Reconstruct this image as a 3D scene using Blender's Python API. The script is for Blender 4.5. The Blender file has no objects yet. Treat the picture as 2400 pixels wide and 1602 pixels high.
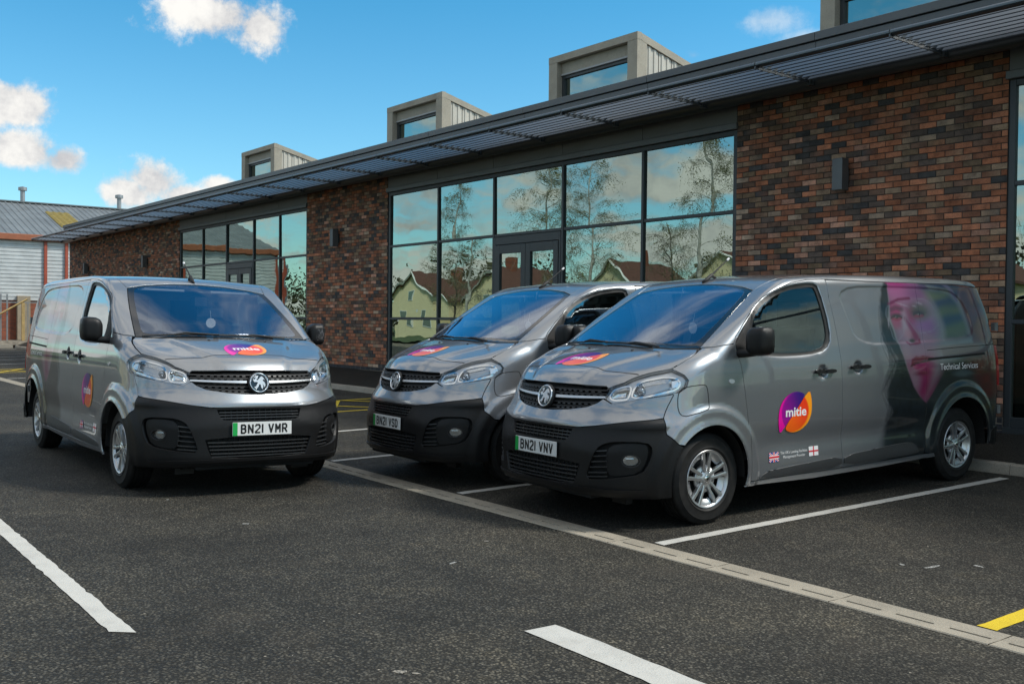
import bpy, bmesh, math, random
import numpy as np
from mathutils import Vector, Matrix
from mathutils.geometry import delaunay_2d_cdt
R = math.radians
random.seed(7)
rng = np.random.default_rng(7)
scn = bpy.context.scene
col = scn.collection

# ------------------------------------------------------------------ camera
# world axes: X runs along the building (to the right / towards the camera), Y from the camera towards the building
CAM = Vector((5.795, -4.734, 1.494))
HEAD = 143.025
cd = bpy.data.cameras.new('camera')
cd.sensor_width = 36.0
cd.lens = 2347.78 / 2400 * 36
cd.clip_start = 0.05
cd.clip_end = 6000
cam = bpy.data.objects.new('camera', cd)
col.objects.link(cam)
cam.matrix_world = (Matrix.Translation(CAM) @ Matrix.Rotation(R(HEAD - 90), 4, 'Z') @
                    Matrix.Rotation(R(90 - 1.0728), 4, 'X') @ Matrix.Rotation(R(0.5906), 4, 'Z'))
scn.camera = cam

# ------------------------------------------------------------------ light
SUN_EL, SUN_AZ = R(47), R(48)          # azimuth measured from +X towards +Y
sun_dir = Vector((math.cos(SUN_EL) * math.cos(SUN_AZ), math.cos(SUN_EL) * math.sin(SUN_AZ), math.sin(SUN_EL)))
sl = bpy.data.lights.new('sun', 'SUN')
sl.energy = 1.45
sl.angle = R(11)
sl.color = (1.0, 0.95, 0.87)
sun = bpy.data.objects.new('sun', sl)
sun.rotation_euler = sun_dir.to_track_quat('Z', 'Y').to_euler()
col.objects.link(sun)

world = bpy.data.worlds.new('World')
scn.world = world
world.use_nodes = True


def build_world():
    nt = world.node_tree
    N, L = nt.nodes, nt.links
    N.clear()
    out = N.new('ShaderNodeOutputWorld')
    bg = N.new('ShaderNodeBackground')
    bg.inputs['Strength'].default_value = 0.13
    sky = N.new('ShaderNodeTexSky')
    sky.sky_type = 'NISHITA'
    sky.sun_disc = False
    sky.sun_elevation = SUN_EL
    sky.sun_rotation = math.pi / 2 - SUN_AZ
    sky.air_density = 1.0
    sky.dust_density = 0.6
    sky.ozone_density = 2.2
    tint = N.new('ShaderNodeMix'); tint.data_type = 'RGBA'; tint.blend_type = 'MULTIPLY'
    tint.inputs[0].default_value = 1.0
    L.new(sky.outputs[0], tint.inputs[6])
    tc = N.new('ShaderNodeTexCoord')
    D = tc.outputs['Generated']
    sz = N.new('ShaderNodeSeparateXYZ'); L.new(D, sz.inputs[0])
    # polarised, deep blue overhead, paler and warmer at the horizon
    tr = N.new('ShaderNodeValToRGB')
    tr.color_ramp.elements[0].position = 0.0; tr.color_ramp.elements[0].color = (.43, .56, .57, 1)
    tr.color_ramp.elements[1].position = 0.42; tr.color_ramp.elements[1].color = (.056, .435, .525, 1)
    L.new(sz.outputs[2], tr.inputs[0])
    L.new(tr.outputs[0], tint.inputs[7])

    def vm(op, a, b=None):
        n = N.new('ShaderNodeVectorMath'); n.operation = op
        for i, v in enumerate((a, b)):
            if v is None: continue
            if hasattr(v, 'links'): L.new(v, n.inputs[i])
            else: n.inputs[i].default_value = v
        return n.outputs['Value'] if op in ('DOT_PRODUCT', 'LENGTH') else n.outputs[0]

    def mm(op, a, b=None, c=None, clamp=False):
        n = N.new('ShaderNodeMath'); n.operation = op; n.use_clamp = clamp
        for i, v in enumerate((a, b, c)):
            if v is None: continue
            if hasattr(v, 'links'): L.new(v, n.inputs[i])
            else: n.inputs[i].default_value = v
        return n.outputs[0]

    def noise(vec, scale, detail, rough, lac=2.0):
        n = N.new('ShaderNodeTexNoise')
        n.inputs['Scale'].default_value = scale
        n.inputs['Detail'].default_value = detail
        n.inputs['Roughness'].default_value = rough
        n.inputs['Lacunarity'].default_value = lac
        L.new(vec, n.inputs['Vector'])
        return n.outputs['Fac']

    def step(x, a, b):
        n = N.new('ShaderNodeMapRange'); n.interpolation_type = 'SMOOTHSTEP'
        L.new(x, n.inputs['Value'])
        n.inputs['From Min'].default_value = a
        n.inputs['From Max'].default_value = b
        return n.outputs['Result']

    M = cam.matrix_world.to_3x3()
    f = 2347.78

    def dirpx(u, v):
        return (M @ Vector(((u - 1200) / f, -(v - 801) / f, -1))).normalized()
    # cumulus seen in the picture: centre pixel, half width, half height
    solid = [(520, 40, 150, 62), (600, 62, 84, 60), (445, 22, 75, 40),
             (25, 240, 84, 48), (-70, 250, 90, 60), (30, 350, 98, 42), (148, 374, 46, 32), (-70, 345, 90, 55),
             (365, 420, 74, 60), (300, 452, 66, 40), (430, 458, 84, 34), (505, 434, 44, 22)]
    wisps = [(1800, 50, 90, 36), (1890, 92, 70, 24), (1625, 130, 40, 20)]

    def nearest(bl):
        d = None
        for u, v, rx, ry in bl:
            c = dirpx(u, v)
            e1 = Vector((-c.y, c.x, 0)).normalized()
            e2 = c.cross(e1).normalized()
            rot = Matrix((e1, e2, c)).transposed().to_euler()
            mp = N.new('ShaderNodeMapping'); mp.vector_type = 'TEXTURE'
            mp.inputs['Location'].default_value = c
            mp.inputs['Rotation'].default_value = rot
            mp.inputs['Scale'].default_value = (rx / f, ry / f, .5)
            L.new(D, mp.inputs['Vector'])
            q = vm('LENGTH', mp.outputs[0])
            d = q if d is None else mm('MINIMUM', d, q)
        return d
    n1 = noise(D, 19, 7, 0.66)
    n0 = mm('MULTIPLY', mm('SUBTRACT', n1, 0.5), 2.9)
    ds, dw = nearest(solid), nearest(wisps)
    s1 = step(mm('SUBTRACT', n0, ds), -1.12, -0.40)
    s1 = mm('MULTIPLY', s1, step(ds, 1.7, 1.25))
    w1 = mm('MULTIPLY', step(mm('SUBTRACT', n0, dw), -1.0, 0.2), .42)
    best = mm('MAXIMUM', s1, w1)
    # the same broken cumulus over the rest of the sky
    den = mm('ADD', mm('MAXIMUM', sz.outputs[2], 0.0), 0.22)
    comb = vm('DIVIDE', D, None)
    cb = N.new('ShaderNodeCombineXYZ')
    for i in range(3): L.new(den, cb.inputs[i])
    L.new(cb.outputs[0], comb.node.inputs[1])
    g1 = noise(comb, 2.7, 5, 0.57)
    gen = step(mm('ADD', g1, mm('MULTIPLY', sz.outputs[2], 0.07)), 0.42, 0.60)
    vd = dirpx(1200, 500)
    away = step(vm('DOT_PRODUCT', D, tuple(vd)), 0.885, 0.80)
    gen = mm('MULTIPLY', gen, away)
    mask = mm('MAXIMUM', best, gen, clamp=True)
    # cloud tone: white crowns, grey-mauve hollows
    tone = step(mm('ADD', mm('MULTIPLY', n1, .8), mm('MULTIPLY', g1, .5)), 0.48, 0.80)
    cc = N.new('ShaderNodeMix'); cc.data_type = 'RGBA'
    L.new(tone, cc.inputs[0])
    cc.inputs[6].default_value = (1.8, 1.82, 1.9, 1)
    cc.inputs[7].default_value = (3.1, 3.05, 2.92, 1)
    mx = N.new('ShaderNodeMix'); mx.data_type = 'RGBA'
    L.new(mask, mx.inputs[0])
    L.new(tint.outputs[2], mx.inputs[6])
    L.new(cc.outputs[2], mx.inputs[7])
    L.new(mx.outputs[2], bg.inputs[0])
    L.new(bg.outputs[0], out.inputs[0])


build_world()
world.cycles.sampling_method = 'MANUAL'
world.cycles.sample_map_resolution = 256
scn.view_settings.view_transform = 'Standard'
scn.view_settings.look = 'None'
scn.view_settings.exposure = 1.32
scn.view_settings.gamma = 1.0
scn.view_settings.use_curve_mapping = False
scn.render.engine = 'CYCLES'
scn.cycles.use_denoising = True
scn.cycles.max_bounces = 8
scn.cycles.transparent_max_bounces = 10
scn.cycles.sample_clamp_indirect = 5.0
scn.cycles.sample_clamp_direct = 3.0
scn.cycles.caustics_reflective = False
scn.cycles.caustics_refractive = False


# ------------------------------------------------------------------ helpers
class MB:
    """collects boxes, quads, tubes ... and links them as ONE mesh object"""
    def __init__(self):
        self.v, self.f, self.c = [], [], []

    def add(self, vs, fs, c=None):
        o = len(self.v)
        self.v += [tuple(p) for p in vs]
        self.f += [tuple(i + o for i in q) for q in fs]
        self.c += [c] * len(vs)
        return self

    def box(self, x0, x1, y0, y1, z0, z1, c=None, rot=0.0, piv=None):
        vs = [(x0, y0, z0), (x1, y0, z0), (x1, y1, z0), (x0, y1, z0), (x0, y0, z1), (x1, y0, z1), (x1, y1, z1), (x0, y1, z1)]
        if rot:
            px, py = piv if piv else ((x0 + x1) / 2, (y0 + y1) / 2)
            ca, sa = math.cos(rot), math.sin(rot)
            vs = [(px + (x - px) * ca - (y - py) * sa, py + (x - px) * sa + (y - py) * ca, z) for x, y, z in vs]
        return self.add(vs, [(0, 3, 2, 1), (4, 5, 6, 7), (0, 1, 5, 4), (1, 2, 6, 5), (2, 3, 7, 6), (3, 0, 4, 7)], c)

    def bevbox(self, x0, x1, y0, y1, z0, z1, b, c=None):
        """box with chamfered vertical and horizontal edges towards -Y (front)"""
        vs = [(x0, y1, z0), (x1, y1, z0), (x1, y1, z1), (x0, y1, z1),
              (x0, y0 + b, z0), (x1, y0 + b, z0), (x1, y0 + b, z1), (x0, y0 + b, z1),
              (x0 + b, y0, z0 + b), (x1 - b, y0, z0 + b), (x1 - b, y0, z1 - b), (x0 + b, y0, z1 - b)]
        fs = [(0, 4, 5, 1)[::-1], (1, 5, 6, 2)[::-1], (2, 6, 7, 3)[::-1], (3, 7, 4, 0)[::-1],
              (4, 8, 9, 5)[::-1], (5, 9, 10, 6)[::-1], (6, 10, 11, 7)[::-1], (7, 11, 8, 4)[::-1], (8, 9, 10, 11)]
        return self.add(vs, fs, c)

    def tube(self, pts, r, n=8, cap=True, c=None):
        pts = [Vector(p) for p in pts]
        rs = r if isinstance(r, (list, tuple)) else [r] * len(pts)
        rings = []
        up = None
        for i, p in enumerate(pts):
            d = (pts[min(i + 1, len(pts) - 1)] - pts[max(i - 1, 0)]).normalized()
            if up is None:
                up = Vector((0, 0, 1)) if abs(d.z) < .9 else Vector((1, 0, 0))
            a = d.cross(up)
            if a.length < 1e-6:
                a = d.orthogonal()
            a.normalize()
            b = a.cross(d).normalized()
            up = b
            rings.append([p + (a * math.cos(2 * math.pi * k / n) + b * math.sin(2 * math.pi * k / n)) * rs[i] for k in range(n)])
        vs = [q for ring in rings for q in ring]
        fs = []
        for i in range(len(pts) - 1):
            for k in range(n):
                k2 = (k + 1) % n
                fs.append((i * n + k, i * n + k2, (i + 1) * n + k2, (i + 1) * n + k))
        if cap:
            fs.append(tuple(range(n))[::-1])
            fs.append(tuple((len(pts) - 1) * n + k for k in range(n)))
        return self.add(vs, fs, c)

    def lathe(self, prof, n=48, axis='Y', org=(0, 0, 0), c=None, a0=0.0, a1=2 * math.pi):
        """prof: list of (radius, offset along axis)"""
        vs, fs = [], []
        full = abs(a1 - a0 - 2 * math.pi) < 1e-6
        m = n if full else n + 1
        for r_, o_ in prof:
            for k in range(m):
                a = a0 + (a1 - a0) * k / n
                u, w = r_ * math.cos(a), r_ * math.sin(a)
                p = (u, o_, w) if axis == 'Y' else ((u, w, o_) if axis == 'Z' else (o_, u, w))
                vs.append((p[0] + org[0], p[1] + org[1], p[2] + org[2]))
        for i in range(len(prof) - 1):
            for k in range(n):
                k2 = (k + 1) % m
                fs.append((i * m + k, (i + 1) * m + k, (i + 1) * m + k2, i * m + k2))
        return self.add(vs, fs, c)

    def prism(self, poly, z0, z1, c=None):
        n = len(poly)
        vs = [(x, y, z0) for x, y in poly] + [(x, y, z1) for x, y in poly]
        fs = [tuple(range(n))[::-1], tuple(range(n, 2 * n))] + [(i, (i + 1) % n, n + (i + 1) % n, n + i) for i in range(n)]
        return self.add(vs, fs, c)

    def mesh(self, name, mat, smooth=False):
        me = bpy.data.meshes.new(name)
        me.from_pydata(self.v, [], self.f)
        if mat: me.materials.append(mat)
        if any(k is not None for k in self.c):
            at = me.color_attributes.new('tone', 'FLOAT_COLOR', 'POINT')
            buf = np.array([(k if k is not None else (.5, .5, .5)) for k in self.c], dtype=np.float32)
            buf = np.hstack([buf, np.ones((len(buf), 1), np.float32)])
            at.data.foreach_set('color', buf.ravel())
        if smooth:
            me.polygons.foreach_set('use_smooth', [True] * len(me.polygons))
        me.update()
        return me

    def build(self, name, mat, parent=None, smooth=False, auto=None):
        me = self.mesh(name, mat, smooth)
        if auto is not None:
            smooth_by_angle(me, auto)
        return link(name, me, parent)


def smooth_by_angle(me, deg):
    bm = bmesh.new(); bm.from_mesh(me)
    bmesh.ops.recalc_face_normals(bm, faces=bm.faces)
    for fce in bm.faces: fce.smooth = True
    for e in bm.edges:
        if len(e.link_faces) == 2:
            e.smooth = e.calc_face_angle(0) < R(deg)
    bm.to_mesh(me); bm.free()


def link(name, data, parent=None):
    o = bpy.data.objects.new(name, data)
    col.objects.link(o)
    if parent is not None: o.parent = parent
    return o


def tag(o, label=None, cat=None, group=None, kind=None):
    if label: o['label'] = label
    if cat: o['category'] = cat
    if group: o['group'] = group
    if kind: o['kind'] = kind
    return o


def empty(name, loc=(0, 0, 0), rz=0.0):
    o = bpy.data.objects.new(name, None)
    col.objects.link(o)
    o.location = loc
    o.rotation_euler = (0, 0, rz)
    return o


def copy_tree(o, parent=None):
    c = o.copy()
    col.objects.link(c)
    c.parent = parent
    for ch in list(o.children):
        copy_tree(ch, c)
    return c


# ------------------------------------------------------------------ materials
MATS = {}


def principled(name):
    m = bpy.data.materials.new(name)
    m.use_nodes = True
    nt = m.node_tree
    return m, nt, nt.nodes['Principled BSDF']


def nd(nt, typ, **kw):
    n = nt.nodes.new(typ)
    for k, v in kw.items():
        if k in n.inputs: n.inputs[k].default_value = v
        else: setattr(n, k, v)
    return n


def ramp(nt, fac, stops, interp='LINEAR'):
    r = nt.nodes.new('ShaderNodeValToRGB')
    r.color_ramp.interpolation = interp
    el = r.color_ramp.elements
    while len(el) < len(stops): el.new(0.5)
    for e, (p, c) in zip(el, stops):
        e.position = p
        e.color = (*c, 1) if len(c) == 3 else c
    nt.links.new(fac, r.inputs[0])
    return r.outputs[0]


def pm(name, base, rough=.5, metal=0.0, var=.12, vscale=3.0, bump=0.0, bscale=60.0, coat=0.0, spec=None, rvar=0.0, coords='Object', tone=False):
    """plain surface: base colour with soft variation, roughness variation and fine relief"""
    if name in MATS: return MATS[name]
    m, nt, b = principled(name)
    L = nt.links
    tc = nd(nt, 'ShaderNodeTexCoord')
    no = nd(nt, 'ShaderNodeTexNoise', Scale=vscale, Detail=6.0, Roughness=.6)
    L.new(tc.outputs[coords], no.inputs['Vector'])
    lo = tuple(max(0, c * (1 - var)) for c in base)
    hi = tuple(c * (1 + var) for c in base)
    cr = ramp(nt, no.outputs['Fac'], [(.3, lo), (.7, hi)])
    if tone:
        at = nd(nt, 'ShaderNodeAttribute'); at.attribute_name = 'tone'
        mx = nd(nt, 'ShaderNodeMix', data_type='RGBA', blend_type='MULTIPLY')
        mx.inputs[0].default_value = 1.0
        L.new(at.outputs['Color'], mx.inputs[6]); L.new(cr, mx.inputs[7])
        cr = mx.outputs[2]
    L.new(cr, b.inputs['Base Color'])
    b.inputs['Roughness'].default_value = rough
    b.inputs['Metallic'].default_value = metal
    if spec is not None: b.inputs['Specular IOR Level'].default_value = spec
    if coat:
        b.inputs['Coat Weight'].default_value = coat
        b.inputs['Coat Roughness'].default_value = .04
    if rvar:
        mr = nd(nt, 'ShaderNodeMapRange')
        L.new(no.outputs['Fac'], mr.inputs[0])
        mr.inputs[1].default_value = .3; mr.inputs[2].default_value = .7
        mr.inputs[3].default_value = rough - rvar; mr.inputs[4].default_value = rough + rvar
        L.new(mr.outputs[0], b.inputs['Roughness'])
    if bump:
        n2 = nd(nt, 'ShaderNodeTexNoise', Scale=bscale, Detail=4.0)
        L.new(tc.outputs[coords], n2.inputs['Vector'])
        bp = nd(nt, 'ShaderNodeBump', Strength=bump, Distance=.01)
        L.new(n2.outputs['Fac'], bp.inputs['Height'])
        L.new(bp.outputs[0], b.inputs['Normal'])
    MATS[name] = m
    return m


def glass_mat(name, trans, gloss, base, gamma=5.0, rough=.0, wave=0.0, wscale=1.0):
    """tinted, coated pane: part of the light is mirrored, part passes tinted"""
    if name in MATS: return MATS[name]
    m = bpy.data.materials.new(name); m.use_nodes = True
    nt = m.node_tree; nt.nodes.clear(); L = nt.links
    out = nd(nt, 'ShaderNodeOutputMaterial')
    tr = nd(nt, 'ShaderNodeBsdfTransparent', Color=(*trans, 1))
    gl = nd(nt, 'ShaderNodeBsdfGlossy', Color=(*gloss, 1), Roughness=rough)
    lw = nd(nt, 'ShaderNodeLayerWeight', Blend=.5)
    pw = nd(nt, 'ShaderNodeMath', operation='POWER'); L.new(lw.outputs['Facing'], pw.inputs[0]); pw.inputs[1].default_value = gamma
    mr = nd(nt, 'ShaderNodeMapRange'); L.new(pw.outputs[0], mr.inputs[0])
    mr.inputs[3].default_value = base; mr.inputs[4].default_value = 1.0
    mx = nd(nt, 'ShaderNodeMixShader')
    L.new(mr.outputs[0], mx.inputs[0]); L.new(tr.outputs[0], mx.inputs[1]); L.new(gl.outputs[0], mx.inputs[2])
    if wave:
        tc = nd(nt, 'ShaderNodeTexCoord')
        n1 = nd(nt, 'ShaderNodeTexNoise', Scale=wscale, Detail=2.0)
        L.new(tc.outputs['Object'], n1.inputs['Vector'])
        bp = nd(nt, 'ShaderNodeBump', Strength=1.0, Distance=wave)
        L.new(n1.outputs['Fac'], bp.inputs['Height'])
        L.new(bp.outputs[0], gl.inputs['Normal'])
    L.new(mx.outputs[0], out.inputs[0])
    MATS[name] = m
    return m


# ================================================================== GROUND
SA, SB = .017924, .019925      # fall of the tarmac towards the drain, on either side


def ground_z(t):
    return SA * t if t > 0 else -SB * max(t, -14)


def asphalt(name, dark=1.0, fine=1.0):
    m, nt, b = principled(name)
    L = nt.links
    tc = nd(nt, 'ShaderNodeTexCoord')
    P = tc.outputs['Object']
    vo = nd(nt, 'ShaderNodeTexVoronoi', Scale=72.0 * fine)
    L.new(P, vo.inputs['Vector'])
    sc = nd(nt, 'ShaderNodeSeparateColor'); L.new(vo.outputs['Color'], sc.inputs[0])
    k = dark
    stone = ramp(nt, sc.outputs[0], [(0, (.022 * k, .0205 * k, .0165 * k)), (.35, (.048 * k, .045 * k, .036 * k)), (.78, (.088 * k, .082 * k, .066 * k)), (1, (.150 * k, .139 * k, .112 * k))])
    # binder between the stones
    gap = nd(nt, 'ShaderNodeMapRange'); L.new(vo.outputs['Distance'], gap.inputs[0])
    gap.inputs[1].default_value = .30; gap.inputs[2].default_value = .62
    mx = nd(nt, 'ShaderNodeMix', data_type='RGBA'); L.new(gap.outputs[0], mx.inputs[0]); L.new(stone, mx.inputs[6])
    mx.inputs[7].default_value = (.016 * k, .015 * k, .012 * k, 1)
    # broad patches: worn, dusty and damp
    n1 = nd(nt, 'ShaderNodeTexNoise', Scale=.55, Detail=7.0, Roughness=.62); L.new(P, n1.inputs['Vector'])
    n2 = nd(nt, 'ShaderNodeTexNoise', Scale=3.1, Detail=6.0, Roughness=.65); L.new(P, n2.inputs['Vector'])
    pa = ramp(nt, n1.outputs['Fac'], [(.30, (.58, .57, .56)), (.50, (1, 1, 1)), (.70, (1.6, 1.54, 1.44))])
    m2 = nd(nt, 'ShaderNodeMix', data_type='RGBA', blend_type='MULTIPLY'); m2.inputs[0].default_value = 1
    L.new(mx.outputs[2], m2.inputs[6]); L.new(pa, m2.inputs[7])
    pb = ramp(nt, n2.outputs['Fac'], [(.34, (.72, .72, .72)), (.55, (1, 1, 1)), (.74, (1.35, 1.28, 1.15))])
    m3 = nd(nt, 'ShaderNodeMix', data_type='RGBA', blend_type='MULTIPLY'); m3.inputs[0].default_value = 1
    L.new(m2.outputs[2], m3.inputs[6]); L.new(pb, m3.inputs[7])
    # brown dust films
    n3 = nd(nt, 'ShaderNodeTexNoise', Scale=.9, Detail=8.0, Roughness=.7); L.new(P, n3.inputs['Vector'])
    du = nd(nt, 'ShaderNodeMapRange'); L.new(n3.outputs['Fac'], du.inputs[0])
    du.inputs[1].default_value = .55; du.inputs[2].default_value = .80; du.inputs[4].default_value = .38
    m4 = nd(nt, 'ShaderNodeMix', data_type='RGBA'); L.new(du.outputs[0], m4.inputs[0]); L.new(m3.outputs[2], m4.inputs[6])
    m4.inputs[7].default_value = (.085, .070, .052, 1)
    # scattered pale grit
    v2 = nd(nt, 'ShaderNodeTexVoronoi', Scale=9.0); L.new(P, v2.inputs['Vector'])
    s2 = nd(nt, 'ShaderNodeSeparateColor'); L.new(v2.outputs['Color'], s2.inputs[0])
    g1 = nd(nt, 'ShaderNodeMath', operation='LESS_THAN'); L.new(v2.outputs['Distance'], g1.inputs[0]); g1.inputs[1].default_value = .055
    g2 = nd(nt, 'ShaderNodeMath', operation='GREATER_THAN'); L.new(s2.outputs[1], g2.inputs[0]); g2.inputs[1].default_value = .80
    g3 = nd(nt, 'ShaderNodeMath', operation='MULTIPLY'); L.new(g1.outputs[0], g3.inputs[0]); L.new(g2.outputs[0], g3.inputs[1])
    m5 = nd(nt, 'ShaderNodeMix', data_type='RGBA'); L.new(g3.outputs[0], m5.inputs[0]); L.new(m4.outputs[2], m5.inputs[6])
    m5.inputs[7].default_value = (.30, .27, .22, 1)
    L.new(m5.outputs[2], b.inputs['Base Color'])
    rr = nd(nt, 'ShaderNodeMapRange'); L.new(sc.outputs[1], rr.inputs[0]); rr.inputs[3].default_value = .62; rr.inputs[4].default_value = .95
    L.new(rr.outputs[0], b.inputs['Roughness'])
    b.inputs['Specular IOR Level'].default_value = .35
    bp = nd(nt, 'ShaderNodeBump', Strength=.9, Distance=.004); bp.invert = True
    ad = nd(nt, 'ShaderNodeMath', operation='ADD'); L.new(vo.outputs['Distance'], ad.inputs[0]); L.new(sc.outputs[2], ad.inputs[1])
    L.new(ad.outputs[0], bp.inputs['Height'])
    L.new(bp.outputs[0], b.inputs['Normal'])
    return m


def worn_paint(name, base, dirt=(.09, .085, .075), amount=.62):
    m, nt, b = principled(name)
    L = nt.links
    tc = nd(nt, 'ShaderNodeTexCoord'); P = tc.outputs['Object']
    n1 = nd(nt, 'ShaderNodeTexNoise', Scale=4.0, Detail=8.0, Roughness=.7); L.new(P, n1.inputs['Vector'])
    n2 = nd(nt, 'ShaderNodeTexNoise', Scale=70.0, Detail=5.0, Roughness=.7); L.new(P, n2.inputs['Vector'])
    c = ramp(nt, n1.outputs['Fac'], [(.25, tuple(.72 * x for x in base)), (.5, tuple(.93 * x for x in base)), (.75, base)])
    mr = nd(nt, 'ShaderNodeMapRange'); L.new(n2.outputs['Fac'], mr.inputs[0]); mr.inputs[1].default_value = amount; mr.inputs[2].default_value = amount + .1
    mx = nd(nt, 'ShaderNodeMix', data_type='RGBA'); L.new(mr.outputs[0], mx.inputs[0]); L.new(c, mx.inputs[6]); mx.inputs[7].default_value = (*dirt, 1)
    L.new(mx.outputs[2], b.inputs['Base Color'])
    b.inputs['Roughness'].default_value = .7
    v = nd(nt, 'ShaderNodeTexVoronoi', Scale=105.0); L.new(P, v.inputs['Vector'])
    bp = nd(nt, 'ShaderNodeBump', Strength=.45, Distance=.003); bp.invert = True
    L.new(v.outputs['Distance'], bp.inputs['Height']); L.new(bp.outputs[0], b.inputs['Normal'])
    return m


def concrete(name, base, var=.2, bump=.5):
    m, nt, b = principled(name)
    L = nt.links
    tc = nd(nt, 'ShaderNodeTexCoord'); P = tc.outputs['Object']
    n1 = nd(nt, 'ShaderNodeTexNoise', Scale=2.4, Detail=9.0, Roughness=.7); L.new(P, n1.inputs['Vector'])
    n2 = nd(nt, 'ShaderNodeTexNoise', Scale=120.0, Detail=4.0); L.new(P, n2.inputs['Vector'])
    c1 = ramp(nt, n1.outputs['Fac'], [(.28, tuple((1 - var * 1.6) * x for x in base)), (.5, base), (.75, tuple((1 + var) * x for x in base))])
    c2 = ramp(nt, n2.outputs['Fac'], [(.3, (.72, .72, .72)), (.55, (1, 1, 1)), (.75, (1.15, 1.15, 1.15))])
    mx = nd(nt, 'ShaderNodeMix', data_type='RGBA', blend_type='MULTIPLY'); mx.inputs[0].default_value = 1
    L.new(c1, mx.inputs[6]); L.new(c2, mx.inputs[7]); L.new(mx.outputs[2], b.inputs['Base Color'])
    b.inputs['Roughness'].default_value = .85
    bp = nd(nt, 'ShaderNodeBump', Strength=bump, Distance=.003); L.new(n2.outputs['Fac'], bp.inputs['Height']); L.new(bp.outputs[0], b.inputs['Normal'])
    return m


TARMAC = asphalt('tarmac', 1.0)
TARMAC2 = asphalt('footpath_tarmac', .45, 1.4)
WLINE = worn_paint('white_road_paint', (.56, .55, .51))
YLINE = worn_paint('yellow_road_paint', (.72, .52, .02))
CONC = concrete('drain_concrete', (.33, .295, .235))
KERBM = concrete('kerb_concrete', (.33, .30, .25), .15)
GRASS = pm('grass_ground', (.055, .085, .025), .95, var=.5, vscale=1.5, bump=.6, bscale=30)
SOIL = pm('rubble_bank', (.16, .14, .11), .95, var=.5, vscale=5, bump=.9, bscale=25)
SLOT = pm('drain_slot_dark', (.012, .012, .012), .9)

m = MB()
m.add([(-2500, -2500, -.45), (2500, -2500, -.45), (2500, 2500, -.45), (-2500, 2500, -.45)], [(0, 1, 2, 3)])
tag(m.build('terrain', GRASS), 'flat green land around the car park', None, kind='structure')

KT = 4.855          # kerb face
m = MB()
xs = (-46.0, 45.0)
rows = [(-30, .279), (-14, .279), (-.118, SB * .118), (-.118, -.06), (.124, -.06), (.124, SA * .124), (KT + .01, SA * KT)]
v = [(x, t, z) for t, z in rows for x in xs]
m.add(v, [(2 * i, 2 * i + 1, 2 * i + 3, 2 * i + 2) for i in range(len(rows) - 1)])
car_park = tag(m.build('car_park', TARMAC), 'dark tarmac car park with white and yellow bay lines', None, kind='structure')


def strip(pts, mat, name, z=.004, jag=.004, step=.06):
    """painted line as a thin sheet with slightly ragged edges; pts = quad corners (s,t) in order along both long sides"""
    a, b, c, d = [np.array(p, float) for p in pts]      # a->b one long side, d->c the other
    n = max(2, int(np.linalg.norm(b - a) / step))
    L1 = [a + (b - a) * i / n for i in range(n + 1)]
    L2 = [d + (c - d) * i / n for i in range(n + 1)]
    V, F = [], []
    for i in range(n + 1):
        for q in (L1[i], L2[i]):
            j = rng.normal(0, jag * .5, 2)
            V.append((q[0] + j[0], q[1] + j[1], ground_z(q[1] + j[1]) + z))
    for i in range(n):
        F.append((2 * i, 2 * i + 2, 2 * i + 3, 2 * i + 1))
    mb = MB(); mb.add(V, F)
    return mb.build(name, mat, car_park)


def bay(s, mat=WLINE, t0=.155, t1=4.64, w=.095, tilt=0.0, name='white_bay_line'):
    strip([(s - w / 2, t0), (s - w / 2 + tilt, t1), (s + w / 2 + tilt, t1), (s + w / 2, t0)], mat, name)


# front lines of the drive lane
strip([(-9.0, -3.470), (1.07, -3.462), (1.155, -3.362), (-9.0, -3.362)], WLINE, 'white_lane_line', jag=.006)
strip([(2.070, -1.838), (7.0, -1.862), (7.0, -1.70), (2.076, -1.645)], WLINE, 'white_lane_line', jag=.006)
bay(.985, tilt=.09)
for s in (-1.44, -3.87, -6.25, -13.0, -15.4, -17.8, -21.27):
    bay(s, w=.10)
for s in (-29.3, -32.5, -35.35, -38.2, -41.0, -44.1):
    bay(s, w=.13)
# yellow hatched zones
for s0, s1 in ((-8.66, -10.5), (-24.1, -25.9), (3.27, 5.1)):
    for s in (s0, s1):
        bay(s, YLINE, name='yellow_bay_line', t0=.14, w=.10)
    for k in range(4):
        ta, tb = .3 + k * 1.1, .3 + k * 1.1 + 1.05
        if s0 > 0 and k == 0: continue
        strip([(s0, ta), (s1, tb), (s1, tb + .12), (s0, ta + .12)], YLINE, 'yellow_hatch_line', z=.006)
        strip([(s0, tb), (s1, ta), (s1, ta + .10), (s0, tb + .10)], YLINE, 'yellow_hatch_line', z=.008)
# bays on the far side of the lane (out of the picture, mirrored in the van sides)
for k in range(4):
    s = -10.5 + 2.4 * k
    strip([(s, -3.6), (s, -8.2), (s + .1, -8.2), (s + .1, -3.6)], YLINE if k in (1, 2) else WLINE, 'white_bay_line' if k not in (1, 2) else 'yellow_bay_line')

# scuffs and cement spots: small thin splashes, each with its own outline
SPOT = worn_paint('cement_splash', (.32, .29, .24), (.06, .06, .055), .47)
SPOTW = worn_paint('white_splash', (.40, .40, .38), (.06, .06, .055), .47)


def splash(s, t, r, mat, n=9, el=1.0, rot=0.0):
    pts = []
    for k in range(n):
        a = 2 * math.pi * k / n
        q = r * (.45 + .9 * random.random())
        x, y = q * math.cos(a) * el, q * math.sin(a) / el
        pts.append((s + x * math.cos(rot) - y * math.sin(rot), t + x * math.sin(rot) + y * math.cos(rot)))
    mb = MB(); mb.add([(x, y, ground_z(y) + .003) for x, y in pts], [tuple(range(n))])
    return mb.build('splash_mark', mat, car_park)


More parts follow.
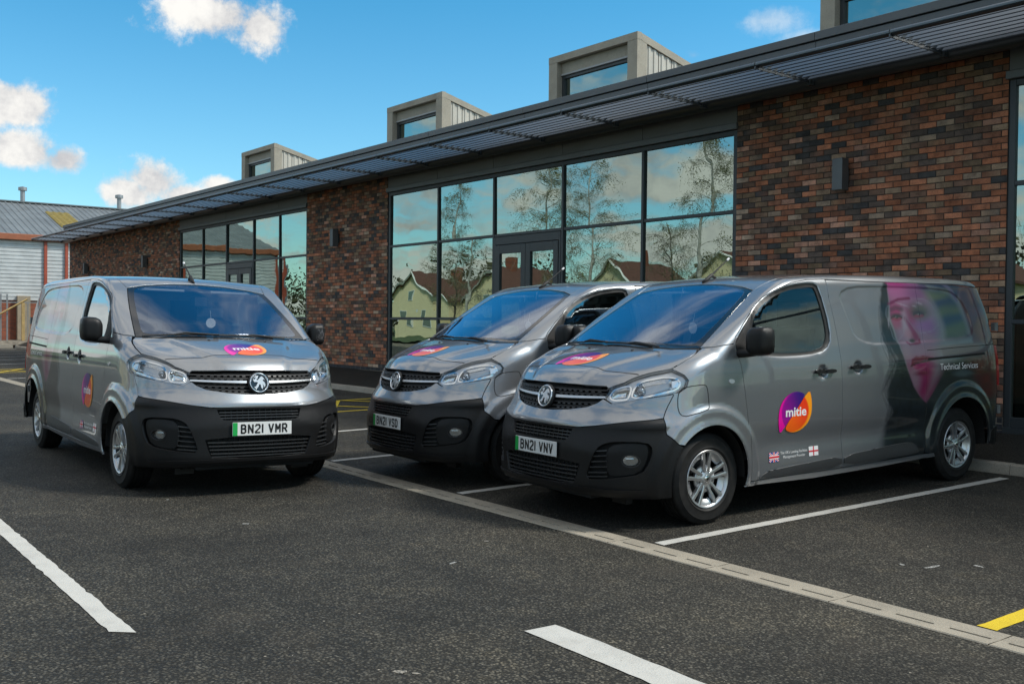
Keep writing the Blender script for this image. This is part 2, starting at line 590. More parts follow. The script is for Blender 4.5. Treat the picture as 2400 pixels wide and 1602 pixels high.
for s_, t_, r_, mt, el in ((-1.05, -1.95, .05, SPOTW, 1.3), (2.25, -2.62, .045, SPOT, 1.2), (2.30, -2.58, .03, SPOT, 1.0), (.72, -1.35, .045, SPOTW, 1.5), (2.45, 1.05, .06, SPOTW, 2.2), (2.62, 1.28, .05, SPOTW, 1.8), (2.30, .95, .03, SPOTW, 1.4),
                           (3.0, -3.35, .03, SPOTW, 1.3), (3.15, -3.32, .025, SPOTW, 1.0), (2.85, -3.3, .03, SPOT, 1.0), (-2.3, -2.1, .03, SPOTW, 1.0), (.3, -.8, .03, SPOT, 1.2), (1.2, -.5, .03, SPOT, 2.0)):
    splash(s_, t_, r_ * .62, mt, el=el, rot=random.uniform(0, 3))

# slot drain: precast units, each with three slots
drain = tag(empty('drain_channel'), 'pale concrete slot drain running across the car park', None, kind='structure')


def drain_unit():
    mb = MB()
    L_, y0, y1, sw, slen, pit = .883 - .006, -.114, .120, .022, .213, .2943
    xs_ = [0.0]
    for k in range(3):
        c = .5 * .2943 + k * pit
        xs_ += [c - slen / 2, c + slen / 2]
    xs_.append(L_)
    yc0, yc1 = -.015 - sw / 2, -.015 + sw / 2

    def zz(y): return (SA * y if y > 0 else -SB * y) + .006
    ys_ = [y0, y0 + .006, yc0, yc1, y1 - .006, y1]
    zs_ = [zz(y0) - .006, zz(y0), zz(yc0), zz(yc1), zz(y1), zz(y1) - .006]
    for i in range(len(xs_) - 1):
        slot = i % 2 == 1
        for j in range(5):
            if slot and j == 2:
                x0, x1 = xs_[i], xs_[i + 1]
                d = .05
                mb.add([(x0, yc0, zs_[2]), (x1, yc0, zs_[2]), (x1, yc0, -d), (x0, yc0, -d)], [(0, 1, 2, 3)])
                mb.add([(x0, yc1, zs_[3]), (x1, yc1, zs_[3]), (x1, yc1, -d), (x0, yc1, -d)], [(3, 2, 1, 0)])
                mb.add([(x0, yc0, zs_[2]), (x0, yc1, zs_[3]), (x0, yc1, -d), (x0, yc0, -d)], [(3, 2, 1, 0)])
                mb.add([(x1, yc0, zs_[2]), (x1, yc1, zs_[3]), (x1, yc1, -d), (x1, yc0, -d)], [(0, 1, 2, 3)])
                continue
            mb.add([(xs_[i], ys_[j], zs_[j]), (xs_[i + 1], ys_[j], zs_[j]), (xs_[i + 1], ys_[j + 1], zs_[j + 1]), (xs_[i], ys_[j + 1], zs_[j + 1])], [(0, 1, 2, 3)])
    for x in (0, L_):
        mb.add([(x, y0, -.05), (x, y1, -.05), (x, y1, zs_[5]), (x, -.015, zs_[2]), (x, y0, zs_[0])], [(0, 1, 2, 3, 4)])
    return mb.mesh('drain_unit', CONC)


du = drain_unit()
for k in range(-42, 12):
    o = link('drain_unit', du, drain)
    o.location = (.762 + .883 * k, 0, random.uniform(-.0012, .0012))
m = MB(); m.add([(-46, -.118, -.052), (45, -.118, -.052), (45, .124, -.052), (-46, .124, -.052)], [(0, 1, 2, 3)])
m.build('drain_bed', SLOT, drain)

# kerb stones and footpath in front of the building
kerb = tag(empty('kerb'), 'low concrete kerb along the footpath', None, kind='structure')
km = MB()
h0, h1 = SA * KT - .05, SA * KT + .102
pr = [(0, h0), (.0, h0 + .06), (.014, h1 - .012), (.030, h1), (.125, h1), (.125, h0)]
Lk = .915 - .006
km.add([(0, a, b) for a, b in pr] + [(Lk, a, b) for a, b in pr], [(i, (i + 1) % 6, 6 + (i + 1) % 6, 6 + i)[::-1] for i in range(6)] + [(0, 1, 2, 3, 4, 5), (11, 10, 9, 8, 7, 6)])
kme = km.mesh('kerb_stone', KERBM)
for k in range(-50, 14):
    o = link('kerb_stone', kme, kerb)
    o.location = (.1 + .915 * k, KT + random.uniform(-.003, .003), random.uniform(-.003, .003))
FTH = R(1.5)


def fac_t(s): return 6.5 + (s + 8) * math.tan(FTH)


def base_z(s): return max(.27, min(.44, .30 - .0082 * s))


m = MB()
xs = np.linspace(-46, 16, 40)
m.add([(x, KT + .120, SA * KT + .098) for x in xs] + [(x, fac_t(x) + .15, base_z(x)) for x in xs], [(i, i + 1, len(xs) + i + 1, len(xs) + i) for i in range(len(xs) - 1)])
tag(m.build('footpath', TARMAC2), 'dark tarmac footpath between kerb and building', None, kind='structure')
# ================================================================== BUILDING (local frame: x along the facade, -y outwards)
bld = empty('commercial_building', (-8 + 8 * math.cos(FTH), 6.5 + 8 * math.sin(FTH), 0), FTH)
tag(bld, 'long single-storey brick building with big dark-framed windows and louvred canopy', 'building')


def brick_mat():
    m, nt, b = principled('facing_brick')
    L = nt.links
    tc = nd(nt, 'ShaderNodeTexCoord'); P = tc.outputs['Object']
    at = nd(nt, 'ShaderNodeAttribute'); at.attribute_name = 'tone'
    oi = nd(nt, 'ShaderNodeObjectInfo')
    ofs = nd(nt, 'ShaderNodeVectorMath', operation='SCALE'); 
    cx = nd(nt, 'ShaderNodeCombineXYZ'); L.new(oi.outputs['Random'], cx.inputs[0]); L.new(oi.outputs['Random'], cx.inputs[2])
    L.new(cx.outputs[0], ofs.inputs[0]); ofs.inputs['Scale'].default_value = 37.0
    ad = nd(nt, 'ShaderNodeVectorMath', operation='ADD'); L.new(P, ad.inputs[0]); L.new(ofs.outputs[0], ad.inputs[1])
    n1 = nd(nt, 'ShaderNodeTexNoise', Scale=9.0, Detail=5.0, Roughness=.6); L.new(ad.outputs[0], n1.inputs['Vector'])
    n2 = nd(nt, 'ShaderNodeTexNoise', Scale=85.0, Detail=5.0, Roughness=.7); L.new(ad.outputs[0], n2.inputs['Vector'])
    c1 = ramp(nt, n1.outputs['Fac'], [(.28, (.55, .52, .50)), (.5, (1, 1, 1)), (.72, (1.35, 1.28, 1.2))])
    c2 = ramp(nt, n2.outputs['Fac'], [(.30, (.55, .52, .50)), (.48, (1, 1, 1)), (.72, (1.25, 1.22, 1.2))])
    mx = nd(nt, 'ShaderNodeMix', data_type='RGBA', blend_type='MULTIPLY'); mx.inputs[0].default_value = 1
    L.new(at.outputs['Color'], mx.inputs[6]); L.new(c1, mx.inputs[7])
    m2 = nd(nt, 'ShaderNodeMix', data_type='RGBA', blend_type='MULTIPLY'); m2.inputs[0].default_value = 1
    L.new(mx.outputs[2], m2.inputs[6]); L.new(c2, m2.inputs[7])
    # lime bloom
    n3 = nd(nt, 'ShaderNodeTexNoise', Scale=1.1, Detail=6.0, Roughness=.65); L.new(P, n3.inputs['Vector'])
    mr = nd(nt, 'ShaderNodeMapRange'); L.new(n3.outputs['Fac'], mr.inputs[0]); mr.inputs[1].default_value = .60; mr.inputs[2].default_value = .82; mr.inputs[4].default_value = .30
    m3 = nd(nt, 'ShaderNodeMix', data_type='RGBA'); L.new(mr.outputs[0], m3.inputs[0]); L.new(m2.outputs[2], m3.inputs[6]); m3.inputs[7].default_value = (.24, .21, .18, 1)
    L.new(m3.outputs[2], b.inputs['Base Color'])
    b.inputs['Roughness'].default_value = .8
    b.inputs['Specular IOR Level'].default_value = .3
    bp = nd(nt, 'ShaderNodeBump', Strength=.6, Distance=.003); L.new(n2.outputs['Fac'], bp.inputs['Height']); L.new(bp.outputs[0], b.inputs['Normal'])
    return m


BRICK = brick_mat()
MORTAR = concrete('dark_mortar', (.050, .045, .040), .25)
MORTARL = concrete('pale_mortar', (.26, .22, .17), .2)
FRAME = pm('anthracite_frame', (.042, .050, .055), .42, var=.06, bump=.05, bscale=200)
CLAD = pm('anthracite_panel', (.098, .106, .112), .42, .0, var=.10, vscale=1.2)
SPAN = pm('grey_spandrel_panel', (.165, .18, .19), .42, var=.08, vscale=1.2)
CLADD = pm('anthracite_soffit', (.075, .090, .102), .30, var=.08)
LOUV = pm('louvre_aluminium', (.115, .14, .165), .32, .5, var=.08)
BEIGE = concrete('beige_panel', (.40, .365, .295), .12, .2)
BEIGES = pm('pale_profiled_sheet', (.54, .51, .44), .5, var=.12, vscale=2)
STRIP = pm('grey_sill_strip', (.34, .35, .35), .4)
FGLASS = glass_mat('facade_glass', (.34, .44, .40), (.52, .62, .56), .60, 2.6, wave=.0045, wscale=.8)
BTONES = [((.255, .096, .050), 18), ((.300, .120, .066), 14), ((.185, .080, .048), 13), ((.125, .072, .050), 13), ((.080, .060, .050), 14), ((.050, .048, .048), 11), ((.220, .150, .100), 8), ((.30, .220, .160), 4), ((.150, .100, .062), 12), ((.34, .180, .125), 5)]
BW = np.array([w for _, w in BTONES], float); BW /= BW.sum()


def btone():
    c = np.array(BTONES[rng.choice(len(BTONES), p=BW)][0]) * rng.uniform(1.15, 1.95)
    return tuple(c)


C0, BLN, BH = .10, .215, .065         # first course, brick length, brick height
Z_PLINTH = .10 + 5 * .075 - .005
Z_HEAD, Z_FLASH, Z_TOP = 4.330, 4.432, 4.80
# shared brick meshes: several tones of stretcher; two-tone burnt ends included
BM_ = []
for k in range(36):
    mb = MB()
    t1 = btone()
    mb.bevbox(0, BLN, -.0, .06, 0, BH, .004, c=t1)
    if k % 3 == 0:
        t2 = np.array(btone())
        for i in range(len(mb.v)):
            if mb.v[i][0] > BLN * .5: mb.c[i] = tuple(np.array(t1) * .35 + t2 * .65)
    BM_.append(mb.mesh('brick', BRICK))
HB_ = []
for k in range(10):
    mb = MB(); mb.bevbox(0, .1025, 0, .06, 0, BH, .004, c=btone()); HB_.append(mb.mesh('half_brick', BRICK))
PL_ = []
for k in range(4):
    mb = MB(); mb.bevbox(0, BLN, 0, .06, 0, BH, .004, c=tuple(np.array((.040, .043, .050)) * rng.uniform(.8, 1.2))); PL_.append(mb.mesh('plinth_brick', BRICK))


def brick_wall(x0, x1, singles, z_top=Z_TOP, seen=None):
    mb = MB()
    mb.box(x0, x1, .008, .30, -.2, z_top)
    w = mb.build('brick_wall', MORTAR, bld)
    mb = MB(); mb.box(x0 + .002, x1 - .002, .004, .05, .0, Z_PLINTH - .004)
    mb.build('plinth_mortar', MORTARL, w)
    rest = MB()
    cand = []
    n = int(round((z_top - C0) / .075))
    for r in range(n):
        z = C0 + r * .075
        x = x0 + .005 + (0 if r % 2 == 0 else -.1125)
        while x < x1 - .02:
            a, b_ = max(x, x0 + .004), min(x + BLN, x1 - .004)
            if b_ - a > .03:
                cand.append((a, b_, z, r))
            x += .225
    pick = set()
    if singles:
        order = sorted(range(len(cand)), key=lambda i: seen(cand[i]))
        pick = set(order[:singles])
    for i, (a, b_, z, r) in enumerate(cand):
        y = rng.uniform(-.0022, .0018)
        full = b_ - a > BLN - .01
        plinth = z < Z_PLINTH - .02
        if i in pick:
            if full: me = PL_[rng.integers(4)] if plinth else BM_[rng.integers(len(BM_))]
            else: me = HB_[rng.integers(len(HB_))]
            o = link('brick', me, w)
            o.location = (a, y, z)
            if not full: o.scale = ((b_ - a) / .1025, 1, 1)
        else:
            t1 = tuple(np.array((.040, .043, .050)) * rng.uniform(.8, 1.2)) if plinth else btone()
            k0 = len(rest.v)
            rest.bevbox(a, b_, y, y + .02, z, z + BH, .004, c=t1)
            if rng.random() < .3 and not plinth:
                t2 = np.array(btone())
                for j in range(k0, len(rest.v)):
                    if rest.v[j][0] > (a + b_) * .5: rest.c[j] = tuple(np.array(t1) * .35 + t2 * .65)
    if rest.v:
        o = rest.build('bricks', BRICK, w)
        o['kind'] = 'stuff'
    return w


XA0, XA1, XW1, XB1, XW2, XC1 = -38.9, -26.20, -17.39, -13.53, -3.90, 0.0
brick_wall(XA0, XA1, 0)
brick_wall(XW1, XB1, 0)
# on the right-hand panel the bricks above the van roofs are laid one by one, nearest first
brick_wall(XW2, XC1, 300, seen=lambda c: (0 if c[2] > 1.95 and c[0] > -3.6 else 10) - (c[0]) * 1.0 + abs(c[2] - 3.2) * .5)


# ---- glazing
def window_bay(xs, head, door=None, low=True):
    w = empty('window_bay'); w.parent = bld
    fy0, fy1 = .02, .14

    def bar(nm, a, b_, z0, z1, y0=fy0, y1=fy1):
        mb = MB(); mb.bevbox(a, b_, y0, y1, z0, z1, .004); return mb.build(nm, FRAME, w)
    x0, x1 = xs[0], xs[-1]
    bar('jamb', x0, x0 + .075, .30, head)
    bar('jamb', x1 - .075, x1, .30, head)
    bar('head_rail', x0 + .075, x1 - .075, head - .07, head, fy0 + .002)
    bar('sill_rail', x0 + .075, x1 - .075, .36, .475, fy0 + .001)
    mb = MB(); mb.box(x0, x1, -.01, .2, .28, .36); mb.build('window_sill', FRAME, w)
    for x in xs[1:-1]:
        bar('mullion', x - .026, x + .026, .475, head - .07, fy0 - .004)
    for i in range(len(xs) - 1):
        a = xs[i] + (.075 if i == 0 else .033)
        b_ = xs[i + 1] - (.075 if i == len(xs) - 2 else .033)
        lv = [.475, 1.57, 3.15, head - .07]
        if door == i: lv = [3.15, head - .07]
        for k, z in enumerate(lv[1:-1] if door != i else [3.15]):
            bar('transom', a, b_, z - .026, z + .026, fy0 + .003)
        for k in range(len(lv) - 1):
            z0 = lv[k] + (.033 if (k or door == i) else 0)
            z1 = lv[k + 1] - (.033 if k < len(lv) - 2 else 0)
            mb = MB()
            cx_, cz_ = (a + b_) / 2, (z0 + z1) / 2
            hx, hz = (b_ - a) / 2 + .004, (z1 - z0) / 2 + .004
            mb.add([(-hx, 0, -hz), (hx, 0, -hz), (hx, 0, hz), (-hx, 0, hz)], [(0, 1, 2, 3)])
            o = mb.build('pane', FGLASS, w)
            o.location = (cx_, .056, cz_)
            o.rotation_euler = (R(random.gauss(0, .18)), 0, R(random.gauss(0, .25)))
        if door == i:
            # double doors
            mb = MB(); mb.bevbox(a, a + .05, .012, .13, .33, 3.117, .004); mb.build('door_frame', FRAME, w)
            mb = MB(); mb.bevbox(b_ - .05, b_, .012, .13, .33, 3.117, .004); mb.build('door_frame', FRAME, w)
            mb = MB(); mb.bevbox(a + .05, b_ - .05, .012, .13, 2.97, 3.117, .004); mb.build('door_frame', FRAME, w)
            mid_ = (a + b_) / 2
            for l0, l1 in ((a + .055, mid_ - .004), (mid_ + .004, b_ - .055)):
                d = empty('door_leaf'); d.parent = w
                for q in ((l0, l0 + .13, .34, 2.96), (l1 - .13, l1, .34, 2.96), (l0 + .13, l1 - .13, 2.80, 2.96), (l0 + .13, l1 - .13, .34, .62), (l0 + .13, l1 - .13, 1.45, 1.55)):
                    mb = MB(); mb.bevbox(q[0], q[1], .0, .09, q[2], q[3], .004)
                    mb.build('door_stile' if q[3] - q[2] > 1 else 'door_rail', FRAME, d)
                for z0, z1 in ((.62, 1.45), (1.55, 2.80)):
                    mb = MB(); hx, hz = (l1 - l0 - .26) / 2 + .003, (z1 - z0) / 2 + .003
                    mb.add([(-hx, 0, -hz), (hx, 0, -hz), (hx, 0, hz), (-hx, 0, hz)], [(0, 1, 2, 3)])
                    o = mb.build('pane', FGLASS, d); o.location = ((l0 + l1) / 2, .035, (z0 + z1) / 2); o.rotation_euler = (0, 0, R(random.gauss(0, .3)))
                hx = l1 - .065 if l0 < mid_ - .2 else l0 + .065
                mb = MB(); mb.tube([(hx, -.0, 1.25), (hx, -.05, 1.25), (hx, -.05, 2.05), (hx, 0, 2.05)], .014, 8)
                mb.build('pull_handle', pm('brushed_steel', (.5, .5, .5), .3, 1.0), d, smooth=True)
    # flashing and spandrel panels above
    n = len(xs) - 1
    mb = MB(); mb.bevbox(x0 - .02, x1 + .02, -.045, .15, head + .004, Z_FLASH - .006, .006); mb.build('head_flashing', SPAN, w)
    for i in range(0, n):
        mb = MB(); mb.bevbox(xs[i] + .004, xs[i + 1] - .004, .0, .12, Z_FLASH + .004, Z_TOP, .004); mb.build('spandrel_panel', SPAN, w)
    mb = MB(); mb.box(x0, x1, .125, .3, head - .02, Z_TOP); mb.build('backing_panel', CLADD, w)
    return w


window_bay([-26.20, -24.31, -22.50, -20.63, -19.00, -17.39], Z_HEAD, door=2)
window_bay([-13.53, -11.60, -9.72, -7.735, -5.80, -3.90], Z_HEAD, door=2)
window_bay([0.0, 1.93, 3.86, 5.79, 7.72, 9.65], Z_HEAD, door=None)
# rooms behind the glass
ROOMW = pm('plaster_wall', (.36, .38, .36), .9, var=.1)
ROOMF = pm('carpet_floor', (.10, .11, .11), .95)
ROOMC = pm('ceiling_white', (.50, .51, .49), .9)
for x0, x1 in ((-26.2, -17.39), (-13.53, -3.9), (0, 9.65)):
    rm = empty('room_interior'); rm.parent = bld
    for nm, q, mt in (('floor', (x0, x1, .3, 8.0, .30, .36), ROOMF), ('ceiling', (x0, x1, .3, 8.0, 4.30, 4.36), ROOMC), ('back_wall', (x0, x1, 8.0, 8.1, .36, 4.3), ROOMW),
                      ('side_wall', (x0 - .1, x0, .3, 8.0, .36, 4.3), ROOMW), ('side_wall', (x1, x1 + .1, .3, 8.0, .36, 4.3), ROOMW)):
        mb = MB(); mb.box(*q); mb.build(nm, mt, rm)
    for k in range(2):
        xx = x0 + 3.2 + 3.4 * k
        mb = MB(); mb.box(xx, xx + .25, 1.2, 1.45, .36, 4.3); mb.build('column', ROOMC, rm)
    mb = MB(); mb.box(x0 + 2.6, x0 + 3.4, 3.4, 3.46, 1.0, 2.6); mb.build('white_board', pm('board_white', (.75, .78, .78), .4), rm)

# ---- fascia, bullnose gutter, canopy
XL, XRr = -39.05, 16.0
x = XL
k = 0
while x < XRr:
    x2 = min(x + 3.05, XRr)
    mb = MB(); mb.bevbox(x + .003, x2 - .003, -.235, .1, 5.262, 5.372, .004); mb.build('fascia_cap', CLAD, bld)
    mb = MB(); mb.bevbox(x + .003, x2 - .003, -.205, .1, 4.93, 5.250, .004); mb.build('fascia_panel', CLAD, bld)
    mb = MB()
    prof = []
    for i in range(13):
        a = R(60 + 330 * i / 12)
        prof.append((-.25 + .115 * math.cos(a), 4.725 + .115 * math.sin(a)))
    n = len(prof)
    mb.add([(x + .002, a, b_) for a, b_ in prof] + [(x2 - .002, a, b_) for a, b_ in prof], [(i, i + 1, n + i + 1, n + i) for i in range(n - 1)])
    mb.build('bullnose_gutter', CLADD, bld, smooth=True)
    x = x2
mb = MB(); mb.box(XL, XRr, -.19, .30, 4.80, 5.25); mb.build('eaves_box', CLADD, bld)
mb = MB(); mb.box(XL, XRr, -.10, 12.0, 5.25, 5.33); mb.build('roof_deck', pm('roof_membrane', (.12, .12, .125), .8), bld)
mb = MB(); mb.box(XL, XL + .3, .30, 12.0, -.2, 5.25); mb.build('gable_wall', BRICK if False else MORTAR, bld)
canopy = empty('sun_canopy'); canopy.parent = bld
ZCN = 4.72
PITCH, BX0 = 1.815, -.585
nb0, nb1 = -21, 8
bl_me = {}


def louvre_mesh(L_):
    key = round(L_, 3)
    if key not in bl_me:
        mb = MB()
        c, s_ = math.cos(R(33)), math.sin(R(33))
        w_, th = .135, .012
        pr_ = [(-w_ / 2, 0), (0, .010), (w_ / 2, 0), (w_ / 2, -th), (0, .010 - th), (-w_ / 2, -th)]
        pr_ = [(a * c - b_ * s_, a * s_ + b_ * c) for a, b_ in pr_]
        mb.add([(0, a, b_) for a, b_ in pr_] + [(L_, a, b_) for a, b_ in pr_], [(i, (i + 1) % 6, 6 + (i + 1) % 6, 6 + i)[::-1] for i in range(6)] + [tuple(range(6)), tuple(range(11, 5, -1))])
        bl_me[key] = mb.mesh('louvre_blade', LOUV)
    return bl_me[key]


mb = MB()
pr_ = [(.03, .034), (-.02, .034), (-.045, .026), (-.058, .008), (-.056, -.010), (-.040, -.024), (.0, -.030), (.03, -.030), (.03, -.022), (-.03, -.016), (-.046, 0), (-.02, .022), (.03, .024)]
Ls = PITCH - .012
n = len(pr_)
mb.add([(0, a, b_) for a, b_ in pr_] + [(Ls, a, b_) for a, b_ in pr_], [(i, (i + 1) % n, n + (i + 1) % n, n + i)[::-1] for i in range(n)])
NOSE_ME = mb.mesh('canopy_nose', LOUV)
smooth_by_angle(NOSE_ME, 40)
mb = MB(); mb.box(-.008, .008, -1.525, -.26, -.056, -.022); mb.box(-.035, .035, -.42, -.20, -.085, .10)
BRK_ME = mb.mesh('canopy_bracket', CLADD)
mb = MB()
for k in range(8):
    y_ = -1.40 + .132 * k
    mb.add([(-.016, y_ - .045, -.02), (-.016, y_ + .055, -.02), (-.016, y_ + .055, .050), (-.016, y_ - .02, -.002), (.016, y_ - .045, -.02), (.016, y_ + .055, -.02), (.016, y_ + .055, .050), (.016, y_ - .02, -.002)],
           [(0, 1, 2, 3)[::-1], (4, 5, 6, 7), (3, 2, 6, 7), (0, 3, 7, 4), (1, 5, 6, 2)])
TEETH_ME = mb.mesh('bracket_teeth', CLADD)
for k in range(nb0, nb1):
    xb = BX0 + PITCH * k
    o = link('canopy_bracket', BRK_ME, canopy); o.location = (xb, 0, ZCN)
    t_ = link('bracket_teeth', TEETH_ME, canopy); t_.location = (xb, 0, ZCN)
    if k < nb1 - 1:
        o = link('canopy_nose', NOSE_ME, canopy); o.location = (xb + .006, -1.475, ZCN)
        for j in range(8):
            o = link('louvre_blade', louvre_mesh(PITCH - .10), canopy); o.location = (xb + .05, -1.375 + .132 * j, ZCN + .004)

# ---- roof lanterns
for x0, x1 in ((-9.29, -6.92), (-15.24, -12.92), (-23.72, -21.43), (-3.22, -.85)):
    lt = empty('roof_lantern'); lt.parent = bld
    yf, zt, dep, sl = 1.0, 6.60, 2.6, math.tan(R(13.5))
    zb = 5.33

    def bx(nm, a, b_, c, d, e, f_, mt=BEIGE):
        mb = MB(); mb.box(a, b_, c, d, e, f_); return mb.build(nm, mt, lt)
    bx('corner_post', x0, x0 + .24, yf, yf + .24, zb, zt - .13)
    bx('corner_post', x1 - .24, x1, yf, yf + .24, zb, zt - .13)
    bx('top_beam', x0 - .003, x1 + .003, yf - .004, yf + .10, zt - .128, zt)
    bx('header_panel', x0 + .24, x1 - .24, yf + .12, yf + .2, zt - .34, zt - .13)
    bx('header_strip', x0 + .24, x1 - .24, yf + .09, yf + .13, zt - .375, zt - .342, STRIP)
    bx('window_frame', x0 + .24, x1 - .24, yf + .13, yf + .2, zt - .43, zt - .377, FRAME)
    bx('window_frame', x0 + .24, x0 + .31, yf + .13, yf + .2, zb, zt - .43, FRAME)
    bx('window_frame', x1 - .27, x1 - .24, yf + .13, yf + .2, zb, zt - .43, FRAME)
    mb = MB(); mb.add([(x0 + .31, yf + .17, zb), (x1 - .27, yf + .17, zb), (x1 - .27, yf + .17, zt - .43), (x0 + .31, yf + .17, zt - .43)], [(0, 1, 2, 3)])
    mb.build('pane', FGLASS, lt)
    bx('back_panel', x0 + .1, x1 - .1, yf + .9, yf + .95, zb, zt - .3, ROOMW)
    for xs_, nm in ((x1, 1), (x0, -1)):
        # sloping rim and profiled side sheet
        xa, xb = (xs_ - .10, xs_ + .003) if nm > 0 else (xs_ - .003, xs_ + .10)
        mb = MB()
        ya, yb = yf + .10, yf + dep
        mb.add([(xa, ya, zt - .128 - sl * .05), (xb, ya, zt - .128 - sl * .05), (xb, yb, zt - .128 - sl * dep), (xa, yb, zt - .128 - sl * dep),
                (xa, ya, zt - sl * .05), (xb, ya, zt - sl * .05), (xb, yb, zt - sl * dep), (xa, yb, zt - sl * dep)],
               [(0, 3, 2, 1), (4, 5, 6, 7), (0, 1, 5, 4), (1, 2, 6, 5), (2, 3, 7, 6), (3, 0, 4, 7)])
        mb.build('side_rim', BEIGE, lt)
        for k in range(7):
            y0_ = yf + .245 + k * .335
            mb = MB()
            sg = 1 if nm > 0 else -1
            xw = xs_ - .035 * sg
            pr_ = [(0, 0), (.05, 0), (.062, .016), (.108, .016), (.12, 0), (.19, 0), (.20, .016), (.25, .016), (.262, 0), (.318, 0), (.318, -.03), (.333, -.03)]
            v = []
            for a, b_ in pr_:
                zz = zt - .13 - sl * (y0_ + a - yf)
                v += [(xw + b_ * sg, y0_ + a, zb), (xw + b_ * sg, y0_ + a, max(zb + .01, zz))]
            mb.add(v, [(2 * i, 2 * i + 2, 2 * i + 3, 2 * i + 1) for i in range(len(pr_) - 1)])
            mb.build('profiled_sheet', BEIGES, lt)
    mb = MB(); mb.add([(x0, yf, zt - .02), (x1, yf, zt - .02), (x1, yf + dep, zt - .02 - sl * dep), (x0, yf + dep, zt - .02 - sl * dep)], [(0, 1, 2, 3)]); mb.build('lantern_roof', BEIGE, lt)

# ---- wall lights
LGREY = pm('lamp_body_grey', (.12, .13, .135), .45, .3)
for xc, lab in ((-2.10, 'tall grey box wall light on the right-hand brick panel'), (-15.75, 'grey box wall light on the narrow brick panel between the glazed bays'),
                (-29.2, 'small dark box light on the far brick panel, nearer to the windows'), (-36.15, 'small dark box light at the far left end of the brick wall')):
    wl = empty('wall_light'); wl.matrix_world = bld.matrix_basis @ Matrix.Translation((xc, 0, 3.47))
    mb = MB(); mb.bevbox(-.075, .075, -.20, -.055, -.205, .205, .004); mb.build('lamp_housing', LGREY, wl)
    mb = MB(); mb.box(-.045, .045, -.054, -.003, -.12, .10); mb.build('wall_bracket', FRAME, wl)
    mb = MB(); mb.box(-.06, .06, -.185, -.07, -.2075, -.206); mb.build('lamp_diffuser', pm('lamp_diffuser', (.55, .55, .52), .4), wl)
    tag(wl, lab, 'wall light', 'box lights on the brick wall')
# ================================================================== SURROUNDINGS
# ---- warehouse closing the yard on the left
wh = empty('warehouse', (-50, 0, 0))
tag(wh, 'grey industrial warehouse with orange gutter and ribbed cladding behind the car park', 'warehouse')
WCLAD = pm('pale_ribbed_cladding', (.60, .62, .62), .45, .1, var=.14, vscale=1.5)
WROOF = pm('grey_roof_sheet', (.16, .18, .19), .55, .1, var=.22, vscale=1.2)
ORANGE = pm('orange_gutter_paint', (.34, .115, .055), .5, var=.15)
ORCOL = pm('red_oxide_steel', (.36, .075, .040), .5, var=.15)
def far_brick():
    m_, nt, b = principled('red_brick_base')
    tc = nd(nt, 'ShaderNodeTexCoord')
    mp = nd(nt, 'ShaderNodeMapping'); mp.inputs['Rotation'].default_value = (R(90), 0, R(90))
    nt.links.new(tc.outputs['Object'], mp.inputs['Vector'])
    sx = nd(nt, 'ShaderNodeSeparateXYZ'); nt.links.new(tc.outputs['Object'], sx.inputs[0])
    cb = nd(nt, 'ShaderNodeCombineXYZ'); nt.links.new(sx.outputs[1], cb.inputs[0]); nt.links.new(sx.outputs[2], cb.inputs[1])
    bt = nd(nt, 'ShaderNodeTexBrick', Scale=1.0)
    bt.inputs['Brick Width'].default_value = .225; bt.inputs['Row Height'].default_value = .075; bt.inputs['Mortar Size'].default_value = .008
    bt.inputs['Color1'].default_value = (.33, .085, .040, 1); bt.inputs['Color2'].default_value = (.20, .055, .032, 1); bt.inputs['Mortar'].default_value = (.16, .11, .08, 1)
    nt.links.new(cb.outputs[0], bt.inputs['Vector'])
    nt.links.new(bt.outputs['Color'], b.inputs['Base Color'])
    b.inputs['Roughness'].default_value = .85
    return m_


RBRICK = far_brick()
MOSS = pm('mossy_rooflight', (.20, .150, .028), .7, var=.4, vscale=6)
GALV = pm('galvanised_steel', (.36, .37, .38), .45, .7, var=.15, vscale=8)
WT0, WT1 = -9.6, 42.0
mb = MB(); mb.box(-.25, .0, WT0, WT1, -.2, 2.38); mb.build('brick_base', RBRICK, wh)
for k in range(16):
    z = 2.40 + k * .19
    mb = MB()
    pr_ = [(.045, 0), (.045, .150), (.0, .156), (.0, .182), (.045, .188), (.045, .1899)]
    mb.add([(a, WT0, z + b_) for a, b_ in pr_] + [(a, WT1, z + b_) for a, b_ in pr_], [(i, i + 1, 7 + i, 6 + i)[::-1] for i in range(5)])
    mb.build('cladding_sheet', WCLAD, wh)
mb = MB(); mb.box(-.20, -.01, WT0, WT1, 2.3, 5.5); mb.build('wall_core', RBRICK, wh)
mb = MB(); mb.bevbox(WT0, WT1, -.30, -.02, 5.44, 5.75, .02)
v = [(-y, x, z) for x, y, z in mb.v]; mb.v = v
mb.build('gutter', ORANGE, wh)
for t_ in (7.1, 8.11, 2.4, -3.4, -9.4, 14.1, 20.0):
    mb = MB(); mb.box(.046, .16, t_ - .07, t_ + .07, 2.2, 5.44); mb.build('steel_column', ORCOL, wh)
mb = MB(); mb.box(.0, .30, 5.75, 6.35, -.2, 2.62); mb.build('concrete_pier', concrete('pier_concrete', (.34, .28, .20)), wh)
RZ0_, RZ1_, RD = 5.72, 8.18, -8.0
mb = MB()
t_ = WT0
rows_ = []
while t_ < WT1:
    for dt, dz in ((0, 0), (.16, 0), (.20, .04), (.26, .04), (.30, 0)):
        rows_.append((t_ + dt, dz))
    t_ += .32
n = len(rows_)
mb.add([(.20, a, RZ0_ + b_) for a, b_ in rows_] + [(RD, a, RZ1_ + b_) for a, b_ in rows_], [(i, i + 1, n + i + 1, n + i) for i in range(n - 1)])
